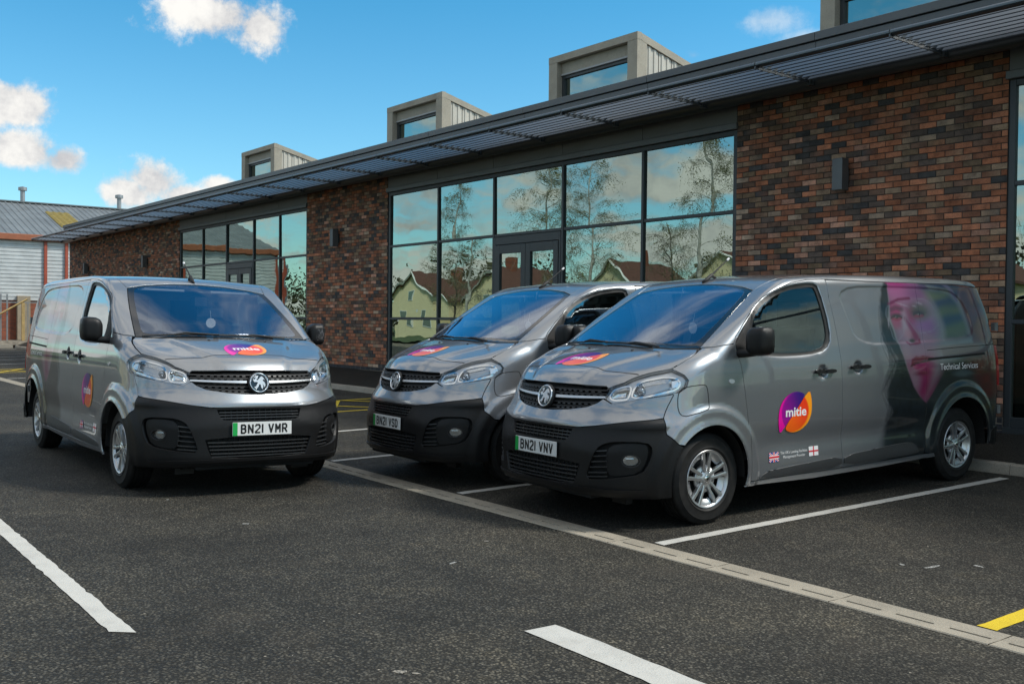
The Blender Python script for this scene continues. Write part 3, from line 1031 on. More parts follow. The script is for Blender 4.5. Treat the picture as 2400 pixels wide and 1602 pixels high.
mb.build('roof_sheeting', WROOF, wh)
mb = MB(); mb.add([(RD, WT0, RZ1_ + .05), (RD, WT1, RZ1_ + .05), (2 * RD, WT1, RZ0_), (2 * RD, WT0, RZ0_)], [(0, 1, 2, 3)]); mb.build('rear_roof', WROOF, wh)
mb = MB(); mb.box(RD - .2, RD + .2, WT0, WT1, RZ1_ + .02, RZ1_ + .09); mb.build('ridge_cap', WROOF, wh)


def roofz(x): return RZ0_ + (RZ1_ - RZ0_) * (.2 - x) / (.2 - RD)


mb = MB()
rows_ = [(8.35 + .16 * i, .05 if i % 2 else .012) for i in range(9)]
n = len(rows_)
mb.add([(-2.0, a, roofz(-2.0) + .02 + b_) for a, b_ in rows_] + [(-5.8, a - .05, roofz(-5.8) + .02 + b_) for a, b_ in rows_], [(i, i + 1, n + i + 1, n + i) for i in range(n - 1)])
mb.build('roof_light', MOSS, wh)
for t_ in (7.58, 13.0):
    mb = MB(); mb.tube([(RD, t_, RZ1_ - .1), (RD, t_, RZ1_ + .72)], .13, 12); mb.lathe([(.0001, .98), (.24, .92), (.24, .74), (.13, .74)], 12, 'Z', org=(RD, t_, RZ1_ - .02))
    mb.build('roof_vent', GALV, wh)
# yard edge: kerb, rubble bank, fence remains
yk = tag(empty('yard_kerb'), 'worn concrete kerb at the far end of the car park', None, kind='structure')
for k in range(18):
    mb = MB(); mb.box(-46.14, -46.0, -6.0 + .915 * k, -6.0 + .905 * (k + 1), 0, .24)
    mb.build('kerb_stone', KERBM, yk)
mb = MB()
g = 40
vs = []
for i in range(8):
    for j in range(g):
        vs.append((-46.14 - i * .55, -30 + j * 2.0, (.23 if i == 0 else .36) + (rng.uniform(-.05, .08) if 0 < i < 7 else 0)))
mb.add(vs, [(i * g + j, i * g + j + 1, (i + 1) * g + j + 1, (i + 1) * g + j)[::-1] for i in range(7) for j in range(g - 1)])
tag(mb.build('rubble_verge', SOIL), 'strip of pale rubble and soil below the warehouse wall', None, kind='structure')
TIM = pm('sawn_timber', (.42, .29, .12), .75, var=.25, vscale=9)


def ray_s(u, v, s):
    """world point where the view ray of a picture pixel meets the plane x = s (used to set things out)"""
    f = 2347.78
    d = cam.matrix_world.to_3x3() @ Vector(((u - 1200) / f, -(v - 801) / f, -1))
    return CAM + d * ((s - CAM.x) / d.x)


pf = empty('galvanised_fence', ray_s(8, 797, -47.6))
pf.location.z = .3
tag(pf, 'two galvanised steel fence posts with a top rail at the far left', 'fence')
for dy in (-.12, .16, -1.9, -2.2):
    mb = MB(); mb.box(-.03, .03, dy - .035, dy + .035, 0, 2.35); mb.build('fence_post', GALV, pf)
mb = MB(); mb.box(-.02, .02, -6, 1.9, 1.93, 1.98); mb.build('fence_rail', GALV, pf)
p = ray_s(54, 797, -47.4)
tp = empty('timber_post', (p.x, p.y, .3)); tag(tp, 'pale timber post with a slanting brace against the brick base', 'post')
mb = MB(); mb.box(-.05, .05, -.07, .07, 0, 1.95); mb.build('post', TIM, tp)
mb = MB(); mb.tube([(.04, .18, 2.12), (.04, -1.35, 1.18)], .045, 4); mb.build('brace', TIM, tp)
mb = MB()
for k in range(20): mb.box(-.02, .02, .17, .22, .06 + .095 * k, .06 + .095 * k + .05)
mb.box(-.02, .0, .215, .24, 0, 2.0)
mb.build('notched_strip', GALV, tp)
# stacked dark pallets / blocks beside it
PB = pm('weathered_block', (.075, .06, .05), .9, var=.4, vscale=9)
bs = empty('block_stack', (-48.2, p.y + .85, .3)); tag(bs, 'dark stepped stack of blocks against the red brick base', 'blocks')
for r_ in range(9):
    for k in range(max(1, 7 - int(r_ * .6))):
        mb = MB(); y_ = .9 - k * .22 + (r_ % 2) * .06
        mb.bevbox(-.10, .10, y_ - .10, y_ + .10, r_ * .13, r_ * .13 + .12, .006); mb.build('block', PB, bs)

# ---- open ground opposite, reflected in glass and paint
m = MB(); m.add([(-260, -200, .26), (120, -200, .26), (120, -29.9, .26), (-260, -29.9, .26)], [(0, 1, 2, 3)])
tag(m.build('lawn', GRASS), 'grass opposite the car park', None, kind='structure')
BARK = pm('birch_bark', (.42, .40, .36), .8, var=.5, vscale=5, bump=.4, bscale=20)
BARKD = pm('dark_bark', (.075, .060, .048), .9, var=.3)


def leaf_mat(name, base):
    m_, nt, b = principled(name)
    tc = nd(nt, 'ShaderNodeTexCoord')
    n1 = nd(nt, 'ShaderNodeTexNoise', Scale=.9, Detail=3.0); nt.links.new(tc.outputs['Object'], n1.inputs['Vector'])
    c = ramp(nt, n1.outputs['Fac'], [(.3, tuple(.55 * x for x in base)), (.7, tuple(1.4 * x for x in base))])
    nt.links.new(c, b.inputs['Base Color'])
    b.inputs['Roughness'].default_value = .6
    return m_


LEAF1 = leaf_mat('spring_leaf', (.15, .15, .055))
LEAF2 = leaf_mat('hedge_leaf', (.062, .060, .026))
LEAFB = leaf_mat('red_brown_leaf', (.10, .050, .026))


def tree_meshes(h, spread, seed, leaves, bark, leafm, droop=.5, leaf=.075):
    rg = np.random.default_rng(seed)
    tr = MB(); lf = MB()
    top = np.array([rg.normal(0, .3), rg.normal(0, .3), h])
    N_ = 7
    pts = [np.array([0, 0, -.1])]
    for i in range(1, N_):
        t = i / (N_ - 1)
        pts.append(top * t + np.array([rg.normal(0, .12), rg.normal(0, .12), 0]))
    tr.tube(pts, [h * .0125 * (1 - .92 * i / (N_ - 1)) + .008 for i in range(N_)], 8)
    ends = []
    nb = 26
    for k in range(nb):
        t = .22 + .74 * k / nb
        j = t * (N_ - 1); i = int(j)
        p0 = pts[i] + (pts[min(i + 1, N_ - 1)] - pts[i]) * (j - i)
        a = k * 2.4 + rg.normal(0, .3)
        ln = spread * (1.05 - .75 * abs(t - .45) / .55) * rg.uniform(.7, 1.15)
        dirv = np.array([math.cos(a), math.sin(a), .75 * (1 - t) + .35])
        dirv /= np.linalg.norm(dirv)
        q = [p0]
        for m_ in range(1, 5):
            dirv = dirv + np.array([rg.normal(0, .12), rg.normal(0, .12), -.10 * droop * m_])
            dirv /= np.linalg.norm(dirv)
            q.append(q[-1] + dirv * ln / 4)
        tr.tube(q, [.030 * (1 - t) + .014, .017, .011, .007, .003], 5)
        for s_ in range(16):
            w = rg.uniform(.3, 1) * 4; i2 = min(3, int(w))
            b0 = q[i2] + (q[i2 + 1] - q[i2]) * (w - i2)
            d2 = np.array([rg.normal(0, 1), rg.normal(0, 1), rg.normal(-.2 - droop, .5)]); d2 /= np.linalg.norm(d2)
            L2 = rg.uniform(.5, 1.3) * spread * .28
            b1 = b0 + d2 * L2 * .5 + [0, 0, -.05 * droop]; b2 = b1 + (d2 + [0, 0, -.8 * droop]) * L2 * .5
            tr.tube([b0, b1, b2], [.009, .006, .003], 3, cap=False)
            ends.append((b0, b1, b2))
    per = max(1, leaves // len(ends))
    for b0, b1, b2 in ends:
        for _ in range(per):
            t = rg.uniform(0, 1)
            c = (b0 * (1 - t) + b1 * t) if rg.random() < .5 else (b1 * (1 - t) + b2 * t)
            c = c + rg.normal(0, .12, 3)
            u = rg.normal(0, 1, 3); u /= np.linalg.norm(u)
            w = np.cross(u, rg.normal(0, 1, 3)); w /= np.linalg.norm(w) + 1e-9
            l_ = leaf * rg.uniform(.6, 1.2)
            lf.add([c - u * l_ * .5, c + w * l_ * .32, c + u * l_ * .5, c - w * l_ * .32], [(0, 1, 2, 3)])
    return tr.mesh('trunk', bark, True), lf.mesh('crown', leafm)


TREES = [tree_meshes(14.5, 3.6, 3, 15000, BARK, LEAF1, .9), tree_meshes(14.0, 4.4, 5, 17000, BARK, LEAF1, .6), tree_meshes(9.0, 3.2, 9, 6000, BARKD, LEAF1, .2)]


def put_tree(k, s, t, z, sc, rz, label, name='birch_tree'):
    e = empty(name, (s, t, z), rz); e.scale = (sc, sc, sc)
    link('trunk', TREES[k][0], e); link('crown', TREES[k][1], e)
    tag(e, label, 'tree', 'trees mirrored in the glass')


put_tree(0, -66.3, -35, .3, .98, .4, 'birch with pale trunk mirrored in the second pane from the left of the middle bay')
put_tree(1, -54.6, -35.5, .3, 1.02, 1.3, 'leafy birch mirrored in the pane above the middle entrance doors')
put_tree(1, -49.6, -35, .3, 1.0, 2.6, 'birch mirrored in the fourth pane of the middle bay')
put_tree(0, -37.5, -34.5, .3, 1.12, 3.4, 'tall drooping birch mirrored at the right edge of the middle bay')
put_tree(2, -42.5, -37, .3, .95, .3, 'small bare tree mirrored low in the right-hand pane', 'young_tree')
put_tree(2, -75.0, -40, .3, 1.0, 4.2, 'round leafy tree mirrored beside the cream house', 'broadleaf_tree')
put_tree(1, -12.5, -31, .3, .9, .9, 'leafy birch behind the camera, mirrored in the left van door window')
put_tree(2, -4.0, -33, .3, 1.2, 2.0, 'broad tree behind the camera, mirrored in the van fronts', 'broadleaf_tree')
put_tree(0, 6.0, -36, .3, .95, 5.0, 'slim birch far behind the camera')
put_tree(1, -24.0, -36, .3, 1.0, 3.9, 'birch behind the camera opposite the far window bay')
# houses opposite
CREAM = pm('cream_render', (.80, .68, .42), .8, var=.08)
RTILE = pm('red_brown_tile', (.115, .048, .034), .8, var=.25, vscale=4)
HGL = glass_mat('house_window', (.10, .12, .12), (.7, .75, .8), .35, 3.0)
WOODW = pm('white_joinery', (.72, .72, .69), .5)


def house(sc, tc, wdt, dep, ez, pk, label, group='houses opposite'):
    h = empty('cream_house', (sc, tc, .26)); tag(h, label, 'house', group)
    e = ez - .26; p_ = pk - .26
    mb = MB()
    mb.add([(-wdt / 2, 0, 0), (wdt / 2, 0, 0), (wdt / 2, 0, e), (0, 0, p_), (-wdt / 2, 0, e), (-wdt / 2, -dep, 0), (wdt / 2, -dep, 0), (wdt / 2, -dep, e), (0, -dep, p_), (-wdt / 2, -dep, e)],
           [(0, 1, 2, 3, 4)[::-1], (5, 6, 7, 8, 9), (1, 6, 7, 2), (0, 5, 9, 4)[::-1]])
    mb.build('wall', CREAM, h)
    mb = MB()
    o = .35
    sl = (p_ - e) / (wdt / 2)
    for sg in (1, -1):
        a = [(sg * (wdt / 2 + o), o, e - sl * o), (0, o, p_ + .02), (0, -dep - o, p_ + .02), (sg * (wdt / 2 + o), -dep - o, e - sl * o)]
        b_ = [(x, y, z + .16) for x, y, z in a]
        mb.add(a + b_, [(0, 1, 2, 3), (4, 5, 6, 7)[::-1], (0, 1, 5, 4), (0, 3, 7, 4), (3, 2, 6, 7)])
    rf = mb.build('roof', RTILE, h)
    mb = MB(); mb.box(-.5, .5, -dep * .6, -dep * .6 + .8, p_ - .6, p_ + 1.3); mb.build('chimney', RBRICK, rf)
    for sg in (1, -1):
        mb = MB(); mb.tube([(sg * (wdt / 2 + o), o + .03, e - sl * o + .05), (0, o + .03, p_ + .07)], .12, 4); mb.build('barge_board', WOODW, rf)
    for xx, zz, w_, hh in ((-wdt * .2, 1.2, 1.7, 1.25), (wdt * .24, 1.2, 1.3, 1.25), (0, e - .5, 1.6, 1.15)):
        wi = MB(); wi.box(xx - w_ / 2 - .08, xx + w_ / 2 + .08, .002, .06, zz - .08, zz + hh + .08); wo = wi.build('window', WOODW, h)
        g_ = MB(); g_.add([(xx - w_ / 2, .064, zz), (xx + w_ / 2, .064, zz), (xx + w_ / 2, .064, zz + hh), (xx - w_ / 2, .064, zz + hh)], [(0, 1, 2, 3)[::-1]]); g_.build('window_pane', HGL, wo)
    return h


house(-95.2, -50, 9.6, 9, 4.6, 7.3, 'cream gabled house mirrored in the leftmost pane of the middle bay')
house(-83.5, -51, 8.5, 9, 4.4, 7.6, 'cream house with red roof mirrored beside the birch trunk')
house(-62.0, -50, 8.0, 9, 4.9, 7.7, 'cream gable mirrored just above the right-hand van roof')
house(-47.5, -49, 8.0, 9, 4.9, 7.8, 'red-roofed house mirrored in the right-hand pane of the middle bay')
house(-30.0, -48, 9.0, 9, 4.8, 7.8, 'cream house opposite, behind the camera on the left')
house(-8.0, -50, 9.0, 9, 4.8, 7.8, 'cream house opposite, straight behind the camera')
# far belt of trees and hedges that reads as one mass
lf = MB(); rg = np.random.default_rng(21)
for k in range(30000):
    s_ = rg.uniform(-240, 60)
    t_ = rg.uniform(-66, -59)
    hh = 6.5 + 3.0 * math.sin(s_ * .11) + 1.8 * math.sin(s_ * .43 + 1) + rg.normal(0, .9)
    c = np.array([s_, t_, max(.4, hh * rg.uniform(.05, 1) ** .7)])
    u = rg.normal(0, 1, 3); u /= np.linalg.norm(u); w = np.cross(u, rg.normal(0, 1, 3)); w /= np.linalg.norm(w) + 1e-9
    l_ = rg.uniform(.22, .65)
    lf.add([c - u * l_ * .5, c + w * l_ * .4, c + u * l_ * .5, c - w * l_ * .4], [(0, 1, 2, 3)])
tag(lf.build('tree_belt', LEAF2), 'dark belt of trees and hedges far behind the camera', 'trees', kind='stuff')
# ================================================================== VAN
# van axes: x forward (front axle x=0, rear axle x=-3.275), y left, z up; the body is one smooth implicit surface and every
# panel is a trimmed patch of it
def pchip(xs, ys):
    xs = np.array(xs, float); ys = np.array(ys, float)
    if xs[0] > xs[-1]: xs, ys = xs[::-1], ys[::-1]
    h = np.diff(xs); d = np.diff(ys) / h
    m = np.zeros_like(xs)
    for i in range(1, len(xs) - 1):
        if d[i - 1] * d[i] > 0:
            w1 = 2 * h[i] + h[i - 1]; w2 = h[i] + 2 * h[i - 1]
            m[i] = (w1 + w2) / (w1 / d[i - 1] + w2 / d[i])
    m[0], m[-1] = d[0], d[-1]

    def fn(x):
        x = np.clip(np.asarray(x, float), xs[0], xs[-1])
        i = np.clip(np.searchsorted(xs, x) - 1, 0, len(xs) - 2)
        t = (x - xs[i]) / h[i]
        t2, t3 = t * t, t * t * t
        return (2 * t3 - 3 * t2 + 1) * ys[i] + (t3 - 2 * t2 + t) * h[i] * m[i] + (-2 * t3 + 3 * t2) * ys[i + 1] + (t3 - t2) * h[i] * m[i + 1]
    return fn


def sstep(a, b, x):
    t = np.clip((x - a) / (b - a), 0, 1)
    return t * t * (3 - 2 * t)


YS = pchip([.15, .22, .30, .42, .58, .78, .95, 1.10, 1.25, 1.40, 1.55, 1.70, 1.80, 1.90, 2.1],
           [.885, .915, .935, .947, .955, .960, .960, .955, .938, .915, .890, .860, .838, .80, .72])
XB = pchip([.10, .20, .26, .34, .56, .70, .80, .88, .96, 1.03, 1.12, 1.3, 2.0],
           [.62, .80, .885, .905, .905, .885, .868, .838, .815, .79, .76, .60, .3])
XR = pchip([.1, .3, .9, 1.26, 1.55, 1.80, 2.0], [1.02, 1.07, 1.08, 1.04, .98, .87, .76])
ZC = pchip([1.2, .95, .88, .82, .785, .74, .66, .56, .47, .30, .16, .13, .05, -.2, -.5, -.80, -.90, -1.02, -1.3, -1.7, -2.4, -3.2, -3.7, -4.2],
           [.30, .70, .86, .98, 1.045, 1.095, 1.145, 1.185, 1.215, 1.262, 1.295, 1.303, 1.343, 1.475, 1.632, 1.787, 1.833, 1.866, 1.892, 1.906, 1.912, 1.905, 1.885, 1.84])
CX = pchip([1.2, .3, .12, -.4, -.85, -4.2], [.26, .25, .19, .09, .02, .0])
CRN = pchip([1.2, .3, 0, -.8, -1.2, -4.2], [.0, .0, .0, .012, .028, .030])


def poly_sd(px, pz, poly):
    """signed distance to a polygon (negative inside)"""
    P = np.array(poly, float)
    Q = np.roll(P, -1, 0)
    d2 = np.full(px.shape, 1e9)
    ins = np.zeros(px.shape, bool)
    for (ax, az), (bx, bz) in zip(P, Q):
        ex, ez = bx - ax, bz - az
        wx, wz = px - ax, pz - az
        t = np.clip((wx * ex + wz * ez) / (ex * ex + ez * ez + 1e-12), 0, 1)
        d2 = np.minimum(d2, (wx - ex * t) ** 2 + (wz - ez * t) ** 2)
        c = ((az > pz) != (bz > pz))
        xx = ax + (pz - az) * ex / (ez if abs(ez) > 1e-12 else 1e-12)
        ins ^= c & (px < xx)
    d = np.sqrt(d2)
    return np.where(ins, -d, d)


def chaikin(P, n=2, closed=True):
    P = [np.array(p, float) for p in P]
    for _ in range(n):
        Q = []
        m = len(P)
        for i in range(m if closed else m - 1):
            a, b = P[i], P[(i + 1) % m]
            Q += [a * .75 + b * .25, a * .25 + b * .75]
        if not closed: Q = [P[0]] + Q + [P[-1]]
        P = Q
    return P


ARCH_F = (.015, .36, .385)
ARCH_R = (-3.275, .355, .425)
GLASS = [(-.49, 1.50), (-.66, 1.643), (-.92, 1.742), (-1.27, 1.782), (-1.325, 1.755), (-1.385, 1.43), (-1.355, 1.32), (-1.25, 1.262), (-.86, 1.246), (-.50, 1.275)]
INSET = [(-1.555, 1.79), (-1.64, 1.54), (-1.74, 1.29), (-2.4, 1.285), (-3.45, 1.315), (-3.52, 1.40), (-3.46, 1.58), (-3.36, 1.71), (-3.18, 1.785), (-2.4, 1.80)]
GLASS_S = chaikin(GLASS, 2)
INSET_S = chaikin(INSET, 2)


def side_relief(x, z):
    """relief of the flanks as a function of (x,z): wheel-arch brows, door scoop, window rebate, stamped panel, handle cups"""
    D = np.zeros_like(x)
    for (cx, cz, r), amp in ((ARCH_F, .022), (ARCH_R, .018)):
        d = np.hypot(x - cx, z - cz)
        D += amp * (1 - sstep(r + .10, r + .165, d))
        D += .010 * np.exp(-((d - r) / .03) ** 2)
    mid = sstep(-.30, -.75, x) * sstep(-3.0, -2.5, x)
    D -= .016 * np.exp(-((z - .55) / .10) ** 2) * mid
    D += .006 * np.exp(-((z - .33) / .06) ** 2) * mid
    k = (z > .9) & (x < .1)
    gd = poly_sd(x[k], z[k], GLASS_S)
    D[k] -= .013 * (1 - sstep(.006, .050, gd))
    D[k] -= .009 * (1 - sstep(-.022, .004, poly_sd(x[k], z[k], INSET_S)))
    for hx, hz in ((-1.265, 1.088), (-1.725, 1.108)):
        d = np.hypot((x[k] - hx) / 1.1, z[k] - hz)
        D[k] -= .022 * (1 - sstep(.028, .060, d))
    return D


RX0, RZ0, RH = -4.25, 0.0, .004
_gx, _gz = np.meshgrid(np.arange(RX0, 1.05, RH), np.arange(RZ0, 2.15, RH), indexing='ij')
RELIEF = side_relief(_gx, _gz)


def relief(x, z):
    """smooth (quadratic B-spline) look-up"""
    u = np.clip((x - RX0) / RH, 1, RELIEF.shape[0] - 2.001)
    v = np.clip((z - RZ0) / RH, 1, RELIEF.shape[1] - 2.001)
    i, j = np.floor(u + .5).astype(int), np.floor(v + .5).astype(int)
    fu, fv = u - i, v - j
    wu = (.5 * (.5 - fu) ** 2, .75 - fu ** 2, .5 * (.5 + fu) ** 2)
    wv = (.5 * (.5 - fv) ** 2, .75 - fv ** 2, .5 * (.5 + fv) ** 2)
    o = 0
    for p in range(3):
        for q in range(3):
            o = o + wu[p] * wv[q] * RELIEF[i + p - 1, j + q - 1]
    return o


SMOOTH = False


def disp(x, y, z):
    if SMOOTH: return np.zeros_like(x)
    ay = np.abs(y)
    D = relief(x, z) * sstep(.62, .80, ay)
    k = x > .04
    if np.any(k):
        x, z, ay = x[k], z[k], ay[k]
        fr = sstep(.25, .55, x)
        E_ = .013 * np.exp(-((z - .765) / .035) ** 2) * fr - .010 * np.exp(-((z - .865) / .05) ** 2) * fr
        hood = sstep(.05, .16, x) * sstep(.98, 1.06, z) * sstep(.80, .70, x)
        yb = .30 + (.72 - x) * .42
        E_ -= .014 * sstep(-.05, .05, ay - yb) * sstep(.34, .10, ay - yb) * hood
        D[k] += E_
    return D


def ff(P):
    x, y, z = P[..., 0], P[..., 1], P[..., 2]
    ay = np.abs(y)
    A = YS(z)
    B = XB(z)
    t = sstep(.55, 1.02, z)
    n = 3.0 - .9 * t
    m = 2.9 - .6 * t
    xf = np.maximum(x, 0) / B
    gy = ay / A
    q = np.where(x > 0, (gy ** n + xf ** m) ** (1 / (.5 * (n + m))), gy)
    C = XR(z)
    xr = np.maximum(-(x + 3.0), 0) / C
    q = np.where(x < -3.0, (gy ** 8 + xr ** 8) ** (1 / 8.), q)
    W = (q - 1) * .9
    u = (ay / .8) ** 2
    T = (z - (ZC(x + CX(x) * u) - CRN(x) * u)) * .85
    k = .065 + .045 * sstep(-.45, -.05, x)
    h = np.maximum(k - np.abs(W - T), 0) / k
    return np.maximum(W, T) + h * h * k * .25 - disp(x, y, z)


def grad(P, e=.004):
    g = np.zeros_like(P)
    for i in range(3):
        d = np.zeros(3); d[i] = e
        g[..., i] = ff(P + d) - ff(P - d)
    g /= np.linalg.norm(g, axis=-1, keepdims=True) + 1e-12
    return g


def shoot(O, Dr, lo=0.0, hi=1.6):
    O = np.asarray(O, float); Dr = np.asarray(Dr, float)
    a = np.full(len(O), lo); b = np.full(len(O), hi)
    for _ in range(21):
        c = (a + b) * .5
        s = ff(O + Dr * c[:, None]) > 0
        b = np.where(s, c, b); a = np.where(s, a, c)
    return O + Dr * a[:, None]


WR = .9


def wall3(Q):
    """wall chart (a,z): a<=0 is x on the side, a>0 turns round the nose to the other side"""
    Q = np.asarray(Q, float)
    a, z = Q[:, 0], Q[:, 1]
    psi = np.maximum(a, 0) / WR
    O = np.stack([np.minimum(a, 0), 0 * a, z], 1)
    Dr = np.stack([np.sin(psi), np.cos(psi), 0 * a], 1)
    return shoot(O, Dr)


def top3(Q):
    Q = np.asarray(Q, float)
    O = np.stack([Q[:, 0], Q[:, 1], 0 * Q[:, 0] + .45], 1)
    return shoot(O, np.tile([0., 0., 1.], (len(Q), 1)), 0, 1.7)


def back3(Q):
    Q = np.asarray(Q, float)
    O = np.stack([0 * Q[:, 0] - 3.0, Q[:, 0], Q[:, 1]], 1)
    return shoot(O, np.tile([-1., 0., 0.], (len(Q), 1)), 0, 1.4)


def rail_axis(x):
    return .42, ZC(x + .05) - .34


def rail3(Q):
    """chart for the pillar / cant rail: (x, angle) about an axis inside the roof edge"""
    Q = np.asarray(Q, float)
    x, th = Q[:, 0], Q[:, 1] / .45
    y0, z0 = rail_axis(x)
    O = np.stack([x, 0 * x + y0, z0], 1)
    return shoot(O, np.stack([0 * x, np.cos(th), np.sin(th)], 1), 0, 1.2)


def to_rail(P):
    y0, z0 = rail_axis(P[0])
    return (P[0], .45 * math.atan2(P[2] - float(z0), P[1] - y0))


def to_wall(P):
    x, y, z = P
    return (x if x <= 0 else WR * math.atan2(x, y), z)


# outline points: (kind, a, b) -> (wall chart coordinate, 3D point)
def sd_(x, z): return ('s', x, z)
def fr_(y, z): return ('f', y, z)
def tp_(x, y): return ('t', x, y)


def resolve(pts):
    O, Dr = [], []
    for k, a, b in pts:
        if k in ('s', 'sr'): O.append((a, 0, b)); Dr.append((0, 1, 0) if k == 's' else (0, -1, 0))
        elif k == 'f': O.append((0, a, b)); Dr.append((1, 0, 0))
        else: O.append((a, b, .45)); Dr.append((0, 0, 1))
    return list(shoot(O, Dr, 0, 1.7))


def densify(P3, C2, closed, step):
    """subdivide a polyline of 3D points + chart coordinates"""
    o3, o2 = [], []
    n = len(P3)
    for i in range(n if closed else n - 1):
        a, b = i, (i + 1) % n
        L = np.linalg.norm(np.array(P3[b]) - np.array(P3[a]))
        m = max(1, int(math.ceil(L / step)))
        for k in range(m):
            t = k / m
            o3.append(np.array(P3[a]) * (1 - t) + np.array(P3[b]) * t)
            o2.append(np.array(C2[a]) * (1 - t) + np.array(C2[b]) * t)
    if not closed:
        o3.append(np.array(P3[-1])); o2.append(np.array(C2[-1]))
    return o3, o2


CH3 = {'rail': rail3, 'wall': wall3, 'top': top3, 'back': back3}


def to_chart(chart, P):
    if chart == 'wall': return to_wall(P)
    if chart == 'rail': return to_rail(P)
    if chart == 'top': return (P[0], P[1])
    return (P[1], P[2])


def curve(pts, chart, smooth=0, closed=True, step=.03):
    """control points -> chart polyline (dense); straight runs are subdivided in the points' own coordinates, so that neighbouring panels share the same edge"""
    if not smooth:
        ex = []
        n = len(pts)
        for i in range(n):
            k, a, b = pts[i]
            ex.append((k, a, b))
            if i == n - 1 and not closed: break
            k2, a2, b2 = pts[(i + 1) % n]
            if k2 == k:
                m_ = int(math.hypot(a2 - a, b2 - b) / .03)
                for j in range(1, m_ + 1):
                    t = j / (m_ + 1)
                    ex.append((k, a + (a2 - a) * t, b + (b2 - b) * t))
        pts = ex
    P3 = resolve(pts)
    C2 = [to_chart(chart, p) for p in P3]
    if smooth:
        C2 = [tuple(c) for c in chaikin(C2, smooth, closed)]
        P3 = list(CH3[chart](C2))
    return [tuple(c) for c in densify(P3, C2, closed, step)[1]]


def inset_poly(C, g):
    """move a closed polyline inwards by g (chart units)"""
    C = np.array(C)
    n = len(C)
    area = .5 * np.sum(C[:, 0] * np.roll(C[:, 1], -1) - np.roll(C[:, 0], -1) * C[:, 1])
    s = 1 if area > 0 else -1
    e = np.roll(C, -1, 0) - C
    e /= np.linalg.norm(e, axis=1, keepdims=True) + 1e-9
    nrm = np.stack([-e[:, 1], e[:, 0]], 1) * s
    m = nrm + np.roll(nrm, 1, 0)
    l = np.linalg.norm(m, axis=1, keepdims=True)
    m = m / np.maximum(l, 1e-6)
    c = np.clip(np.sum(m * nrm, 1, keepdims=True), .5, 1)
    return [tuple(q) for q in C + m * (g / c)]


def in_poly(X, poly):
    P = np.array(poly)
    x, y = X[:, 0], X[:, 1]
    ins = np.zeros(len(X), bool)
    for (ax, ay), (bx, by) in zip(P, np.roll(P, -1, 0)):
        c = (ay > y) != (by > y)
        with np.errstate(divide='ignore', invalid='ignore'):
            xx = ax + (y - ay) * (bx - ax) / (by - ay)
        ins ^= c & (x < xx)
    return ins


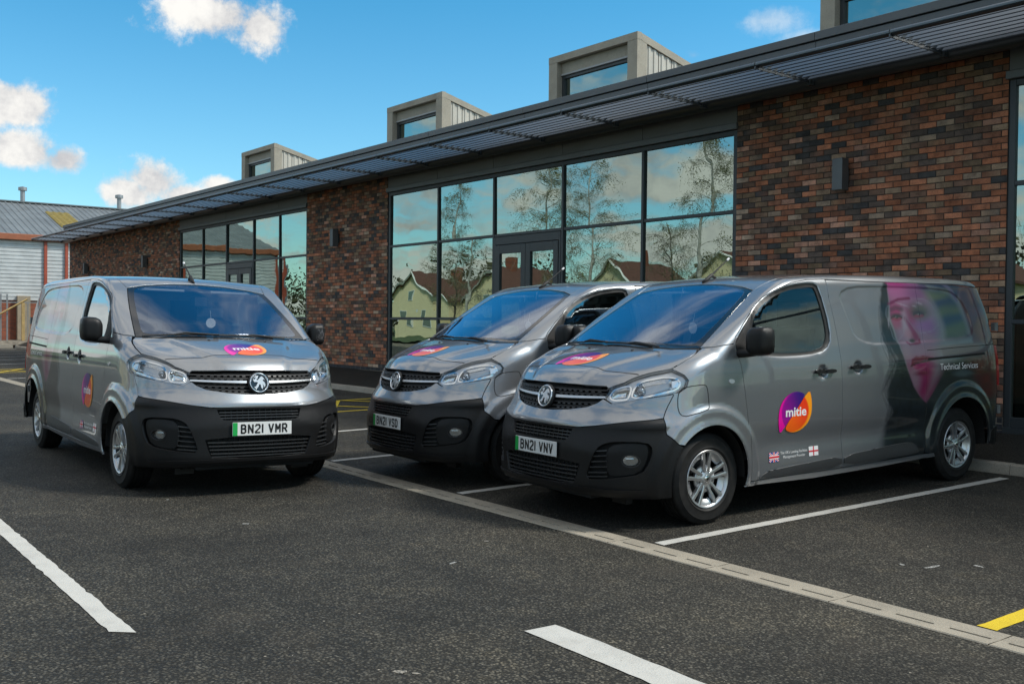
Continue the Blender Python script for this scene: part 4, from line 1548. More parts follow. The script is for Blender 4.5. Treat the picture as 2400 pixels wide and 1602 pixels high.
def patch(outline, holes=(), chart='wall', step=.03, off=0.0, gap=.0033, rim=.014, color=None, rimfun=None):
    """trimmed patch of the body surface as arrays (verts, faces, normals, colours); outline/holes in chart units"""
    if gap: outline = inset_poly(outline, gap)
    loops = [outline] + [list(h) for h in holes]
    pts, edges = [], []
    for lp in loops:
        o = len(pts)
        pts += [tuple(p) for p in lp]
        edges += [(o + i, o + (i + 1) % len(lp)) for i in range(len(lp))]
    A = np.array(outline)
    x0, y0 = A.min(0); x1, y1 = A.max(0)
    nx, ny = max(2, int((x1 - x0) / step)), max(2, int((y1 - y0) / step))
    gx, gy = np.meshgrid(np.linspace(x0, x1, nx + 1), np.linspace(y0, y1, ny + 1))
    gx = gx + (np.arange(ny + 1)[:, None] % 2) * (x1 - x0) / nx * .5
    G = np.stack([gx.ravel(), gy.ravel()], 1)
    keep = in_poly(G, outline)
    for h in holes: keep &= ~in_poly(G, h)
    G = G[keep]
    if len(G):
        B = np.array(pts)
        # drop grid points hugging the boundary
        dm = np.full(len(G), 1e9)
        for i in range(0, len(B), 400):
            dm = np.minimum(dm, np.min(np.hypot(G[:, None, 0] - B[None, i:i + 400, 0], G[:, None, 1] - B[None, i:i + 400, 1]), 1))
        G = G[dm > step * .45]
    allp = [Vector(p) for p in pts] + [Vector(g) for g in G]
    r = delaunay_2d_cdt(allp, edges, [], 0, 1e-7)
    V2 = np.array([tuple(v) for v in r[0]])
    F = np.array([f for f in r[2] if len(f) == 3])
    c = V2[F].mean(1)
    ok = in_poly(c, outline)
    for h in holes: ok &= ~in_poly(c, h)
    F = F[ok]
    used = np.unique(F)
    mp = -np.ones(len(V2), int); mp[used] = np.arange(len(used))
    V2 = V2[used]; F = mp[F]
    P = CH3[chart](V2)
    Nn = grad(P)
    # orientation
    fn = np.cross(P[F[:, 1]] - P[F[:, 0]], P[F[:, 2]] - P[F[:, 0]])
    flip = np.sum(fn * Nn[F].mean(1), 1) < 0
    F[flip] = F[flip][:, ::-1]
    P = P + Nn * off
    cols = color(P, V2) if color else None
    V, NN, FF = P, Nn, [tuple(f) for f in F]
    if rim:
        # boundary edges
        E = {}
        for f in F:
            for a, b in ((f[0], f[1]), (f[1], f[2]), (f[2], f[0])):
                if (b, a) in E: del E[(b, a)]
                else: E[(a, b)] = 1
        bv = sorted({i for e in E for i in e})
        idx = {v: len(P) + k for k, v in enumerate(bv)}
        idx2 = {v: len(P) + len(bv) + k for k, v in enumerate(bv)}
        V = np.vstack([P, P[bv] - Nn[bv] * .0015, P[bv] - Nn[bv] * rim])
        # outward side normal of rim
        sn = np.zeros((len(bv), 3))
        pos = {v: k for k, v in enumerate(bv)}
        for a, b in E:
            t = P[b] - P[a]
            s_ = np.cross(t, Nn[a]); s_ /= np.linalg.norm(s_) + 1e-9
            sn[pos[a]] += s_; sn[pos[b]] += s_
        sn /= np.linalg.norm(sn, axis=1, keepdims=True) + 1e-9
        mixn = sn * .8 + Nn[bv] * .6
        mixn /= np.linalg.norm(mixn, axis=1, keepdims=True)
        NN = np.vstack([Nn, mixn, sn])
        for a, b in E:
            FF.append((b, a, idx[a], idx[b]))
            FF.append((idx[b], idx[a], idx2[a], idx2[b]))
        if cols is not None:
            cols = np.vstack([cols, cols[bv], cols[bv]])
    return V, FF, NN, cols


def pmesh(name, data, mat, mirror=False):
    V, FF, NN, cols = data
    V = np.array(V); NN = np.array(NN)
    if mirror:
        V = V * [1, -1, 1]; NN = NN * [1, -1, 1]
        FF = [f[::-1] for f in FF]
    me = bpy.data.meshes.new(name)
    me.from_pydata([tuple(v) for v in V], [], [tuple(int(i) for i in f) for f in FF])
    me.materials.append(mat)
    me.polygons.foreach_set('use_smooth', [True] * len(me.polygons))
    if cols is not None:
        at = me.color_attributes.new('print', 'FLOAT_COLOR', 'POINT')
        at.data.foreach_set('color', np.asarray(cols, np.float32).ravel())
    me.normals_split_custom_set_from_vertices([tuple(n) for n in NN])
    me.update()
    return me


def join_data(ds):
    V, F, N = [], [], []
    o = 0
    for v, f, n, _ in ds:
        V.append(v); N.append(n); F += [tuple(i + o for i in q) for q in f]
        o += len(v)
    return np.vstack(V), F, np.vstack(N), None


def ribbon(C2, chart, width, off0, off1, closed=False):
    """flat bar lying on the surface along a chart polyline; 'width' across, from offset off0 up to off1"""
    C = np.array(C2, float)
    if closed: t = np.roll(C, -1, 0) - np.roll(C, 1, 0)
    else: t = np.gradient(C, axis=0)
    t /= np.linalg.norm(t, axis=1, keepdims=True) + 1e-9
    nrm = np.stack([-t[:, 1], t[:, 0]], 1)
    w = np.asarray(width) * .5
    w = w[:, None] if np.ndim(w) else w
    a, b = C + nrm * w, C - nrm * w
    Pa, Pb = CH3[chart](a), CH3[chart](b)
    Na, Nb = grad(Pa), grad(Pb)
    n = len(C)
    V = np.vstack([Pa + Na * off0, Pa + Na * off1, Pb + Nb * off1, Pb + Nb * off0])
    F = []
    for i in range(n if closed else n - 1):
        j = (i + 1) % n
        F += [(n + i, n + j, 2 * n + j, 2 * n + i), (i, j, n + j, n + i), (2 * n + i, 2 * n + j, 3 * n + j, 3 * n + i)]
    if not closed:
        F += [(0, n, 2 * n, 3 * n), (n - 1, 4 * n - 1, 3 * n - 1, 2 * n - 1)]
    return V, F


# ---- printed livery on the load sides -------------------------------------------------------------
def srgb(c):
    c = np.array(c, float) / 255.
    return np.where(c <= .04045, c / 12.92, ((c + .055) / 1.055) ** 2.4)


def vnoise(x, y, seed=0):
    """cheap smooth value noise"""
    xi, yi = np.floor(x).astype(int), np.floor(y).astype(int)
    fx, fy = x - xi, y - yi
    fx, fy = fx * fx * (3 - 2 * fx), fy * fy * (3 - 2 * fy)

    def hsh(a, b):
        v = np.sin(a * 127.1 + b * 311.7 + seed * 74.7) * 43758.5453
        return v - np.floor(v)
    return (hsh(xi, yi) * (1 - fx) + hsh(xi + 1, yi) * fx) * (1 - fy) + (hsh(xi, yi + 1) * (1 - fx) + hsh(xi + 1, yi + 1) * fx) * fy


def livery(P, V2=None):
    """woman's portrait with safety glasses, painted in a picture-like frame (X to the rear, Y down) laid on the load side"""
    x, z = P[:, 0], P[:, 2]
    X = (-2.03 - x) / .00131
    Y = (1.91 - z) / .00077
    rs = np.random.default_rng(4)
    C = np.zeros((len(P), 4))
    C[:, :3] = srgb((118, 122, 125))
    n1 = vnoise(X / 90, Y / 90, 1); n2 = vnoise(X / 26, Y / 70, 2); n3 = vnoise(X / 200, Y / 200, 3)
    wx = X + 26 * (vnoise(X / 120, Y / 120, 8) - .5) + 10 * (vnoise(X / 40, Y / 60, 9) - .5)
    wy = Y + 20 * (vnoise(X / 120, Y / 120, 10) - .5)

    def lay(m, c):
        m = np.clip(m, 0, 1)
        c = np.asarray(c, float)
        if c.ndim == 1: c = np.tile(c, (len(P), 1))
        C[:, :3] = C[:, :3] * (1 - m[:, None]) + c * m[:, None]
        C[:, 3] = np.maximum(C[:, 3], m)

    def reg(pts, e0, e1, u=None, w=None):
        return 1 - sstep(-e0, e1, poly_sd(X if u is None else u, Y if w is None else w, pts))

    def blob(cx, cy, rx, ry, e=.6, rot=0.0):
        c_, s_ = math.cos(rot), math.sin(rot)
        dx, dy = X - cx, Y - cy
        return 1 - sstep(1 - e, 1 + e, np.hypot((dx * c_ + dy * s_) / rx, (-dx * s_ + dy * c_) / ry))

    def line(pts, w, soft=1.0):
        d = np.full(len(P), 1e4)
        for a, b in zip(pts[:-1], pts[1:]):
            ex, ez = b[0] - a[0], b[1] - a[1]
            t = np.clip(((X - a[0]) * ex + (Y - a[1]) * ez) / (ex * ex + ez * ez + 1e-9), 0, 1)
            d = np.minimum(d, np.hypot(X - a[0] - ex * t, Y - a[1] - ez * t))
        return 1 - sstep(w * .5, w * (.9 + soft), d)
    g = lambda *c: srgb(c)
    # dark clothing and soft shade over the lower rear quarter
    lay(reg([(140, 1500), (300, 1350), (520, 1400), (700, 1080), (1000, 960), (1800, 900), (1800, 2300), (-60, 2300), (-40, 2000), (60, 1750)], 60, 120, wx, wy), g(33, 39, 42)[None] * (.55 + .75 * n1[:, None]))
    # hair
    hair = [(180, 90), (110, 200), (80, 330), (62, 480), (60, 660), (88, 800), (140, 890), (190, 960), (150, 1080), (96, 1230), (60, 1330), (70, 1430), (120, 1560), (40, 1760), (330, 1820), (520, 1500), (420, 1380), (300, 1100), (240, 850), (205, 690), (160, 520), (190, 330), (215, 110)]
    lay(reg(hair, 18, 24, wx, wy), g(24, 30, 34)[None] * (.45 + 1.0 * n2[:, None]))
    for k in range(34):
        s0 = rs.uniform(300, 1150); ln = rs.uniform(300, 800); am = rs.uniform(8, 46); ph = rs.uniform(0, 6)
        xb = rs.uniform(50, 150)
        pts = []
        for t in np.linspace(0, 1, 9):
            yy = s0 + ln * t
            drift = -rs.uniform(.0, .0)
            base = np.interp(yy, [200, 500, 800, 1000, 1200, 1350, 1500, 1900], [100, 72, 100, 165, 110, 70, 100, 90])
            pts.append((base + (xb - 95) * .8 + am * math.sin(ph + t * 4.2), yy))
        lay(line(pts, rs.uniform(5, 11)) * rs.uniform(.5, .95), g(28, 33, 37))
    # face base, shaded towards the contour
    face = [(215, 20), (200, 150), (196, 330), (172, 520), (205, 640), (216, 720), (242, 850), (300, 1090), (366, 1290), (430, 1400), (505, 1490), (560, 1410), (650, 1270), (720, 1130), (790, 960), (860, 800), (900, 560), (780, 300), (620, 120), (480, 20)]
    fade = 1 - sstep(600, 850, X - .18 * np.maximum(Y - 850, 0) * 0 + .22 * np.maximum(Y - 700, 0))
    fm = reg(face, 8, 16) * (1 - .92 * (1 - fade))
    fi = reg(face, 70, 10)
    base = g(128, 112, 126)[None] * (.72 + .34 * fi[:, None]) * (.94 + .12 * n1[:, None])
    lay(fm, base)
    F = lambda m, c, k=1.0: lay(m * fm * k, c)
    F(blob(330, 200, 190, 120, .8), g(168, 112, 146), .9)
    F(blob(300, 60, 260, 90, .7), g(150, 40, 104), .9)
    F(blob(520, 200, 120, 130, .8), g(120, 84, 118), .8)
    F(blob(250, 420, 95, 80, .8), g(150, 62, 98), .85)
    F(blob(240, 560, 60, 70, .8), g(140, 66, 92), .7)
    F(blob(420, 500, 60, 130, .8), g(132, 52, 90), .8)
    F(blob(335, 590, 34, 150, .8, -.05), g(160, 148, 158), .9)
    F(blob(370, 700, 60, 60, .8), g(156, 126, 136), .8)
    F(blob(590, 610, 150, 80, .8), g(128, 92, 134), .9)
    F(blob(600, 760, 150, 70, .9), g(132, 112, 126), .8)
    F(blob(290, 900, 60, 120, .9), g(140, 128, 136), .8)
    # nose
    F(blob(430, 730, 40, 70, .8), g(112, 48, 66), .7)
    F(blob(385, 776, 32, 22, .6), g(40, 44, 34), .95)
    F(line([(322, 790), (350, 818), (400, 812), (462, 802), (470, 760)], 9), g(98, 22, 56), .8)
    F(line([(345, 520), (400, 640), (440, 740)], 14, 2), g(110, 40, 72), .6)
    # eyes
    for ex, ey, sc in ((246, 506, 1.0), (502, 474, 1.05)):
        if ex > 400: F(blob(520, 440, 110, 90, .7), g(62, 62, 44), .85)
        F(blob(ex, ey - 22, 62 * sc, 26, .6), g(50, 24, 36), .85)
        F(blob(ex, ey + 4, 40 * sc, 17, .5), g(122, 100, 104), .9)
        F(blob(ex + 2, ey + 1, 17, 17, .4), g(22, 20, 18))
        F(blob(ex - 4, ey - 5, 4, 4, .5), g(190, 186, 180))
        F(line([(ex - 55, ey + 4), (ex - 20, ey - 16), (ex + 20, ey - 16), (ex + 56, ey + 2)], 9), g(26, 14, 20))
        F(line([(ex - 40, ey + 18), (ex, ey + 26), (ex + 44, ey + 16)], 8, 2), g(120, 30, 60), .7)
    F(line([(190, 420), (250, 396), (310, 412)], 18, 1.5), g(58, 22, 40), .7)
    # mouth and chin
    F(blob(520, 1110, 230, 120, .9), g(122, 22, 76), .9)
    F(blob(540, 1330, 130, 150, .8), g(112, 12, 66), .95)
    F(blob(360, 1200, 70, 130, .8), g(132, 116, 126), .85)
    F(reg([(336, 1062), (346, 985), (400, 952), (440, 960), (480, 948), (600, 975), (560, 1012), (470, 1016), (380, 1036)], 8, 10), g(92, 6, 50))
    F(reg([(346, 1062), (400, 1034), (480, 1018), (560, 1014), (520, 1080), (450, 1110), (390, 1104)], 14, 16), g(134, 64, 96), .9)
    F(line([(336, 1062), (390, 1034), (480, 1016), (610, 1000)], 8), g(56, 2, 32))
    F(blob(455, 1150, 80, 24, .8), g(84, 6, 46), .8)
    # blurred workshop behind the head
    wv = .5 + .5 * np.sin((Y + .34 * X) / 40 + 3.0 * n3)
    bgc = g(88, 100, 74)[None] * wv[:, None] + g(22, 48, 78)[None] * (1 - wv[:, None])
    bgm = reg([(560, 150), (800, 150), (930, 210), (1010, 330), (1090, 620), (1100, 770), (900, 800), (760, 790), (760, 600), (700, 380), (620, 230)], 70, 60)
    lay(bgm * .95, bgc)
    F(blob(700, 640, 90, 90, .8), g(120, 88, 128), .6)
    # safety glasses
    gog = [(132, 470), (150, 400), (200, 340), (300, 296), (420, 284), (590, 292), (670, 345), (708, 440), (722, 600), (640, 668), (470, 702), (424, 630), (350, 500), (300, 700), (220, 782), (180, 740)]
    lay(reg(gog, 4, 3) * .06, g(170, 182, 180))
    lay(line(gog + [gog[0]], 3.5) * .32, g(150, 154, 162))
    lay(line([(185, 352), (300, 300), (420, 288)], 13) * .9, g(96, 14, 62))
    for cx, cy, rx, ry, rt in ((330, 360, 70, 10, .35), (530, 345, 34, 12, .3), (465, 378, 26, 9, .3), (150, 560, 6, 60, .1)):
        lay(blob(cx, cy, rx, ry, .5, rt) * .5, g(176, 168, 178))
    # cap, strap and the pillar
    lay(reg([(470, 30), (560, 130), (700, 150), (880, 190), (1000, 300), (1090, 150), (1500, 60), (1500, -80), (420, -80)], 30, 24), g(17, 40, 70)[None] * (.6 + .7 * n1[:, None]))
    lay(reg([(120, -80), (440, -80), (470, 20), (330, 40), (230, 70), (190, 120), (150, 60)], 20, 24) * .9, g(146, 30, 96))
    lay(reg([(690, 40), (850, 70), (955, 190), (1010, 330), (985, 330), (900, 180), (820, 110)], 8, 12), g(116, 112, 138))
    lay(reg([(1010, 250), (1060, 130), (1600, 100), (1600, 860), (1110, 830), (1100, 700), (1060, 480)], 20, 40), g(100, 70, 80)[None] * (.55 + .8 * n1[:, None]))
    lay(reg([(980, 960), (1300, 900), (1800, 880), (1800, 1500), (1250, 1450), (1120, 1180)], 50, 110), g(88, 26, 30)[None] * (.3 + 1.3 * n1[:, None]))
    lay(reg([(700, 860), (1300, 800), (1800, 780), (1800, 900), (1250, 930), (720, 980)], 20, 40) * .7, g(110, 100, 104)[None] * (.5 + .8 * n3[:, None]))
    lay(blob(950, 1180, 110, 40, .6) * .6, g(108, 122, 130))
    mean = C[:, :3].mean(1, keepdims=True)
    C[:, :3] = np.clip(mean + (C[:, :3] - mean) * 1.45, .001, 1) * (.92 - .34 * sstep(600, 900, X))[:, None]
    C[:, 3] *= sstep(-60, 110, X + 60 * (n1 - .5))
    return C


# ---- van materials
def paint_mat(printed):
    m, nt, b = principled('printed_paint' if printed else 'silver_grey_paint')
    L = nt.links
    tc = nd(nt, 'ShaderNodeTexCoord')
    at = nd(nt, 'ShaderNodeAttribute'); at.attribute_name = 'print'
    fl = nd(nt, 'ShaderNodeTexNoise', Scale=900.0, Detail=1.0)
    L.new(tc.outputs['Object'], fl.inputs['Vector'])
    c = ramp(nt, fl.outputs['Fac'], [(.35, (.222, .234, .250)), (.65, (.315, .328, .346))])
    b.inputs['Metallic'].default_value = .68
    if printed:
        mx = nd(nt, 'ShaderNodeMix', data_type='RGBA')
        L.new(at.outputs['Alpha'], mx.inputs[0]); L.new(c, mx.inputs[6]); L.new(at.outputs['Color'], mx.inputs[7])
        c = mx.outputs[2]
        mt = nd(nt, 'ShaderNodeMapRange')
        L.new(at.outputs['Alpha'], mt.inputs[0])
        mt.inputs[3].default_value = .68; mt.inputs[4].default_value = .12
        L.new(mt.outputs[0], b.inputs['Metallic'])
    L.new(c, b.inputs['Base Color'])
    no = nd(nt, 'ShaderNodeTexNoise', Scale=2.2, Detail=5.0)
    L.new(tc.outputs['Object'], no.inputs['Vector'])
    mr = nd(nt, 'ShaderNodeMapRange')
    L.new(no.outputs['Fac'], mr.inputs[0])
    mr.inputs[3].default_value = .30; mr.inputs[4].default_value = .38
    L.new(mr.outputs[0], b.inputs['Roughness'])
    b.inputs['Coat Weight'].default_value = 1.0
    b.inputs['Coat Roughness'].default_value = .018
    b.inputs['Coat IOR'].default_value = 1.5 if printed else 1.85
    return m


def print_mat(name, rough=.3):
    m, nt, b = principled(name)
    at = nd(nt, 'ShaderNodeAttribute'); at.attribute_name = 'print'
    nt.links.new(at.outputs['Color'], b.inputs['Base Color'])
    b.inputs['Roughness'].default_value = rough
    b.inputs['Coat Weight'].default_value = .5
    b.inputs['Coat Roughness'].default_value = .05
    return m


def tyre_mat():
    m, nt, b = principled('tyre_rubber')
    tc = nd(nt, 'ShaderNodeTexCoord')
    n1 = nd(nt, 'ShaderNodeTexNoise', Scale=14.0, Detail=6.0)
    nt.links.new(tc.outputs['Object'], n1.inputs['Vector'])
    nt.links.new(ramp(nt, n1.outputs['Fac'], [(.35, (.007, .007, .007)), (.7, (.018, .017, .016))]), b.inputs['Base Color'])
    b.inputs['Roughness'].default_value = .6
    b.inputs['Specular IOR Level'].default_value = .3
    return m


PAINT = paint_mat(False)
PAINTL = paint_mat(True)
BLACKP = pm('black_bumper_plastic', (.009, .009, .0095), .40, bump=.18, bscale=420, rvar=.06, spec=.30)
GLOSSB = pm('gloss_black_trim', (.010, .010, .011), .12, coat=.6)
MATB = pm('matt_black_plastic', (.013, .013, .014), .6, bump=.3, bscale=300)
VOID = pm('dark_cavity', (.006, .006, .006), .8)
CHROME = pm('chrome', (.78, .79, .80), .10, 1.0, var=.03)
SILVER = pm('wheel_silver', (.50, .51, .52), .30, .85, var=.06, coat=.5)
TYRE = tyre_mat()
DGREY = pm('grey_trim', (.034, .036, .038), .5, bump=.2, bscale=300)
WSCR = glass_mat('windscreen_glass', (.72, .76, .79), (.74, .83, 1.0), .13, 2.4)
DGLASS = glass_mat('door_glass', (.34, .41, .39), (.85, .95, 1.0), .22, 3.0)
LENS = glass_mat('lamp_lens', (.93, .95, .96), (1, 1, 1), .06, 4.0)
REFL = pm('lamp_reflector', (.72, .74, .76), .16, 1.0, var=.05)
LAMPD = pm('lamp_silver_bezel', (.50, .51, .53), .30, .6)
WHITEP = pm('white_print', (.82, .82, .82), .35, var=.02)
PLATEW = pm('plate_white', (.72, .73, .72), .3, var=.03, coat=.3)
PLATEG = pm('plate_green', (.01, .36, .07), .35, var=.03)
INKB = pm('plate_ink', (.008, .008, .008), .4)
PRINT = print_mat('printed_vinyl')
INTER = pm('cab_trim', (.032, .034, .038), .6, bump=.2, bscale=200)
SEATF = pm('seat_cloth', (.07, .072, .08), .85, bump=.5, bscale=260)
HEADL = pm('headliner', (.46, .46, .45), .8)
BULK = pm('bulkhead_panel', (.36, .39, .41), .55)
AMBER = pm('clear_repeater', (.70, .70, .68), .15)
REDL = pm('tail_lamp_red', (.32, .008, .01), .15, coat=.8)
TAGW = pm('paper_tag', (.78, .74, .68), .6)
RUBBER = pm('rubber_seal', (.012, .012, .012), .5)

van = empty('panel_van')


def part(name, data, mat, parent, mirror=False):
    return link(name, pmesh(name, data, mat, mirror), parent)


def both(name, data, mat, parent=None):
    return [part(name, data, mat, parent or van, mm_) for mm_ in (False, True)]


def mbdata(V, F):
    return V, F


def raw(name, V, F, mat, parent, mirror=False, smooth=False, auto=None):
    V = np.array(V, float)
    if mirror:
        V = V * [1, -1, 1]; F = [tuple(f)[::-1] for f in F]
    me = bpy.data.meshes.new(name)
    me.from_pydata([tuple(v) for v in V], [], [tuple(int(i) for i in f) for f in F])
    me.materials.append(mat)
    if smooth: me.polygons.foreach_set('use_smooth', [True] * len(me.polygons))
    if auto is not None: smooth_by_angle(me, auto)
    me.update()
    return link(name, me, parent)


def arc_pts(arch, a0, a1, n=24, dr=0.0):
    cx, cz, r = arch
    return [sd_(cx + (r + dr) * math.cos(R(a0 + (a1 - a0) * i / n)), cz + (r + dr) * math.sin(R(a0 + (a1 - a0) * i / n))) for i in range(n + 1)]


# ---- shared edge curves (left side)
DOORCUT = [(-.418, .285), (-.405, .50), (-.375, .78), (-.335, 1.02), (-.308, 1.19), (-.285, 1.245)]
SAIL = [(-.285, 1.235), (-.255, 1.335), (-.285, 1.385), (-.39, 1.480)]
DOORTOP = [(-.39, 1.480), (-.53, 1.592), (-.675, 1.686), (-.84, 1.756), (-1.015, 1.806), (-1.22, 1.832), (-1.455, 1.842)]
DOORREAR = [(-1.455, 1.842), (-1.452, 1.69), (-1.487, 1.40), (-1.505, 1.18), (-1.515, .71), (-1.53, .387), (-1.535, .285)]
HOODSIDE = [(.655, .54), (.58, .635), (.47, .722), (.36, .802), (.30, .835), (.20, .852), (.12, .852), (.06, .838), (.005, .80)]
WSIDE = [(-.03, .79), (-.22, .765), (-.42, .735), (-.60, .702), (-.75, .668)]
ROOFSIDE = [(-.755, .672), (-.88, .695), (-1.05, .718), (-1.4, .738), (-2.4, .745), (-3.3, .742), (-3.75, .72)]
HLTOP = HOODSIDE[:5]
s_of = lambda pts: [sd_(*p) for p in pts]
t_of = lambda pts: [tp_(*p) for p in pts]

HL = [fr_(.535, .948), fr_(.555, .995), fr_(.56, 1.030)] + t_of(HLTOP) + [sd_(.245, 1.118), sd_(.222, 1.08), sd_(.240, 1.03), sd_(.30, .992), fr_(.86, .972), fr_(.78, .952), fr_(.68, .93), fr_(.60, .914)]
hl_c = curve(HL, 'wall', step=.02)
NOSE_SEAM = [sd_(.335, .985), sd_(.385, .90), sd_(.430, .815)]
BUMP_TOP_L = [sd_(.430, .815), fr_(.86, .806), fr_(.75, .79), fr_(.56, .756), fr_(.42, .738)]
GR_BOT_L = [fr_(.535, .946), fr_(.50, .915), fr_(.43, .884), fr_(.27, .857), fr_(.12, .846)]


def mir(pts):
    """mirror outline control points to the other side (front charts only)"""
    out = []
    for k, a, b in pts:
        if k == 'f': out.append((k, -a, b))
        elif k == 't': out.append((k, a, -b))
        else: out.append(('sr', a, b))
    return out


# ---- bonnet, windscreen, roof
hood_l = [fr_(.15, 1.037), fr_(.30, 1.036), fr_(.42, 1.034), fr_(.52, 1.032)] + t_of(HOODSIDE)
hood_back = [tp_(.075, .60), tp_(.125, .30), tp_(.142, 0)]
hood_o = [fr_(0, 1.038)] + hood_l + hood_back + mir(hood_back[:-1])[::-1] + mir(hood_l)[::-1]
bonnet = part('bonnet', patch(curve(hood_o, 'top', step=.025), chart='top', step=.025, rim=.02), PAINT, van)
sl_l = [tp_(.49, .692), tp_(.525, .60), tp_(.568, .42), tp_(.594, .22), tp_(.602, 0)]
V, F = ribbon(curve(sl_l + mir(sl_l[:-1])[::-1], 'top', closed=False, step=.04), 'top', .0055, -.003, .0009)
raw('bonnet_seam', V, F, VOID, bonnet)
ws_l = t_of(WSIDE)
ws_bot = [tp_(.118, 0), tp_(.10, .30), tp_(.045, .60)]
ws_top = [tp_(-.800, .50), tp_(-.838, .25), tp_(-.850, 0)]
ws_o = ws_bot + ws_l + ws_top + mir(ws_top[:-1])[::-1] + mir(ws_l)[::-1] + mir(ws_bot[1:])[::-1]
ws_c = curve(ws_o, 'top', step=.03)
gl_l = [(-.075, .725), (-.22, .708), (-.42, .680), (-.60, .648), (-.715, .615)]
gl_bot = [(.055, 0), (.035, .30), (-.01, .60), (-.035, .68)]
gl_top = [(-.745, .58), (-.775, .45), (-.812, .25), (-.822, 0)]
gl = t_of(gl_bot + gl_l + gl_top)
gl = gl + mir(gl[1:-1])[::-1]
gl_c = curve(gl, 'top', smooth=1, step=.03)
wscr = part('windscreen', patch(gl_c, chart='top', step=.05, off=-.001, gap=.0, rim=.006), WSCR, van)
part('windscreen_border', patch(ws_c, [gl_c], chart='top', step=.04, off=-.002, gap=.004, rim=.008), GLOSSB, wscr)
cowl_o = hood_back[::-1] + [tp_(.005, .80), tp_(-.03, .795)] + ws_bot[::-1]
cowl_full = [tp_(.142, 0), tp_(.125, .30), tp_(.075, .60), tp_(.005, .80), tp_(-.03, .79), tp_(.045, .60), tp_(.10, .30), tp_(.118, 0)]
cw = cowl_full[:-1] + [tp_(.118, 0)] + mir(cowl_full[1:-1])[::-1]
part('cowl_panel', patch(curve(cw, 'top', step=.03), chart='top', step=.04, off=-.006, gap=.0, rim=.01), MATB, van)
roof_f = [tp_(-.858, 0), tp_(-.846, .25), tp_(-.808, .50)]
roof_l = t_of(ROOFSIDE)
roof_r = [tp_(-3.82, .60), tp_(-3.86, .3), tp_(-3.87, 0)]
roof_o = roof_f + roof_l + roof_r + mir(roof_r[:-1])[::-1] + mir(roof_l)[::-1] + mir(roof_f[1:])[::-1]
roof = part('roof', patch(curve(roof_o, 'top', step=.05), chart='top', step=.06, rim=.012), PAINT, van)

# ---- left/right body panels
ap = [sd_(*p) for p in SAIL[1:]]
frame_o = [sd_(-.255, 1.335), sd_(-.20, 1.330), sd_(-.14, 1.322), sd_(-.08, 1.312)] + t_of(WSIDE) + t_of(ROOFSIDE) + [sd_(-3.74, 1.80), sd_(-3.3, 1.822), sd_(-2.4, 1.825), sd_(-1.455, 1.842)] + s_of(DOORTOP[:-1])[::-1] + [sd_(-.285, 1.385)]
both('roof_rail', patch(curve(frame_o, 'rail', step=.02), chart='rail', step=.02), PAINT)
fend_o = ([sd_(-.345, .245)] + s_of(DOORCUT) + [sd_(-.255, 1.335), sd_(-.20, 1.330), sd_(-.14, 1.322), sd_(-.08, 1.312)] + t_of([(-.03, .79)]) + t_of(HOODSIDE[4:])[::-1] +
          [sd_(.245, 1.118), sd_(.222, 1.08), sd_(.240, 1.03), sd_(.30, .992), sd_(.335, .985), sd_(.385, .90), sd_(.430, .815), sd_(.425, .70), sd_(.345, .625)] +
          arc_pts(ARCH_F, 42, 196, 30))
# the arch runs from the bumper joint over the wheel to the sill
fl, fr = both('front_wing', patch(curve(fend_o, 'wall', step=.02), step=.02), PAINT)
door_o = s_of(DOORCUT[:-1]) + s_of(SAIL) + s_of(DOORTOP[1:]) + s_of(DOORREAR[1:]) + [sd_(-.98, .285)]
WINHOLE = [(-.285, 1.245), (-.268, 1.335), (-.295, 1.378), (-.40, 1.478), (-.535, 1.590), (-.68, 1.682), (-.84, 1.748), (-1.015, 1.790), (-1.28, 1.812), (-1.35, 1.78), (-1.415, 1.43), (-1.385, 1.30), (-1.26, 1.236), (-.86, 1.220), (-.50, 1.238), (-.36, 1.236)]
win_c = curve(s_of(WINHOLE), 'wall', smooth=1, step=.02)
glass_c = curve(s_of(GLASS), 'wall', smooth=2, step=.02)
dl, dr_ = both('front_door', patch(curve(door_o, 'wall', step=.02), [win_c], step=.02), PAINT)
sail_c = curve(s_of([(-.288, 1.25), (-.274, 1.335), (-.40, 1.472), (-.478, 1.535), (-.478, 1.252), (-.37, 1.24)]), 'wall', step=.02)
gl2 = [q for q in glass_c]
for d_, mi in ((dl, False), (dr_, True)):
    part('window_seal', patch(win_c, [glass_c], step=.025, off=-.006, gap=.001, rim=.006), RUBBER, d_, mi)
    SMOOTH = True
    part('window_pane', patch(inset_poly(glass_c, -.006), step=.05, off=-.026, gap=.0, rim=0), DGLASS, d_, mi)
    SMOOTH = False
slide_o = [sd_(-1.458, 1.835)] + s_of(DOORREAR[1:]) + [sd_(-2.1, .295), sd_(-2.70, .305), sd_(-2.70, .60), sd_(-2.70, 1.2), sd_(-2.70, 1.825), sd_(-2.1, 1.828)]
sl_, sr_ = both('sliding_door', patch(curve(slide_o, 'wall', step=.02), step=.0105, color=livery), PAINTL)
quarter_o = ([sd_(-2.70, 1.825), sd_(-2.70, .62), sd_(-2.70, .305), sd_(-2.83, .305)] + arc_pts(ARCH_R, -6, 186, 30) +
             [sd_(-3.80, .33), sd_(-3.92, .36), sd_(-3.93, .9), sd_(-3.90, 1.26), sd_(-3.83, 1.55), sd_(-3.74, 1.79), sd_(-3.3, 1.818)])
ql, qr = both('rear_quarter_panel', patch(curve(quarter_o, 'wall', step=.02), step=.0105, color=livery), PAINTL)
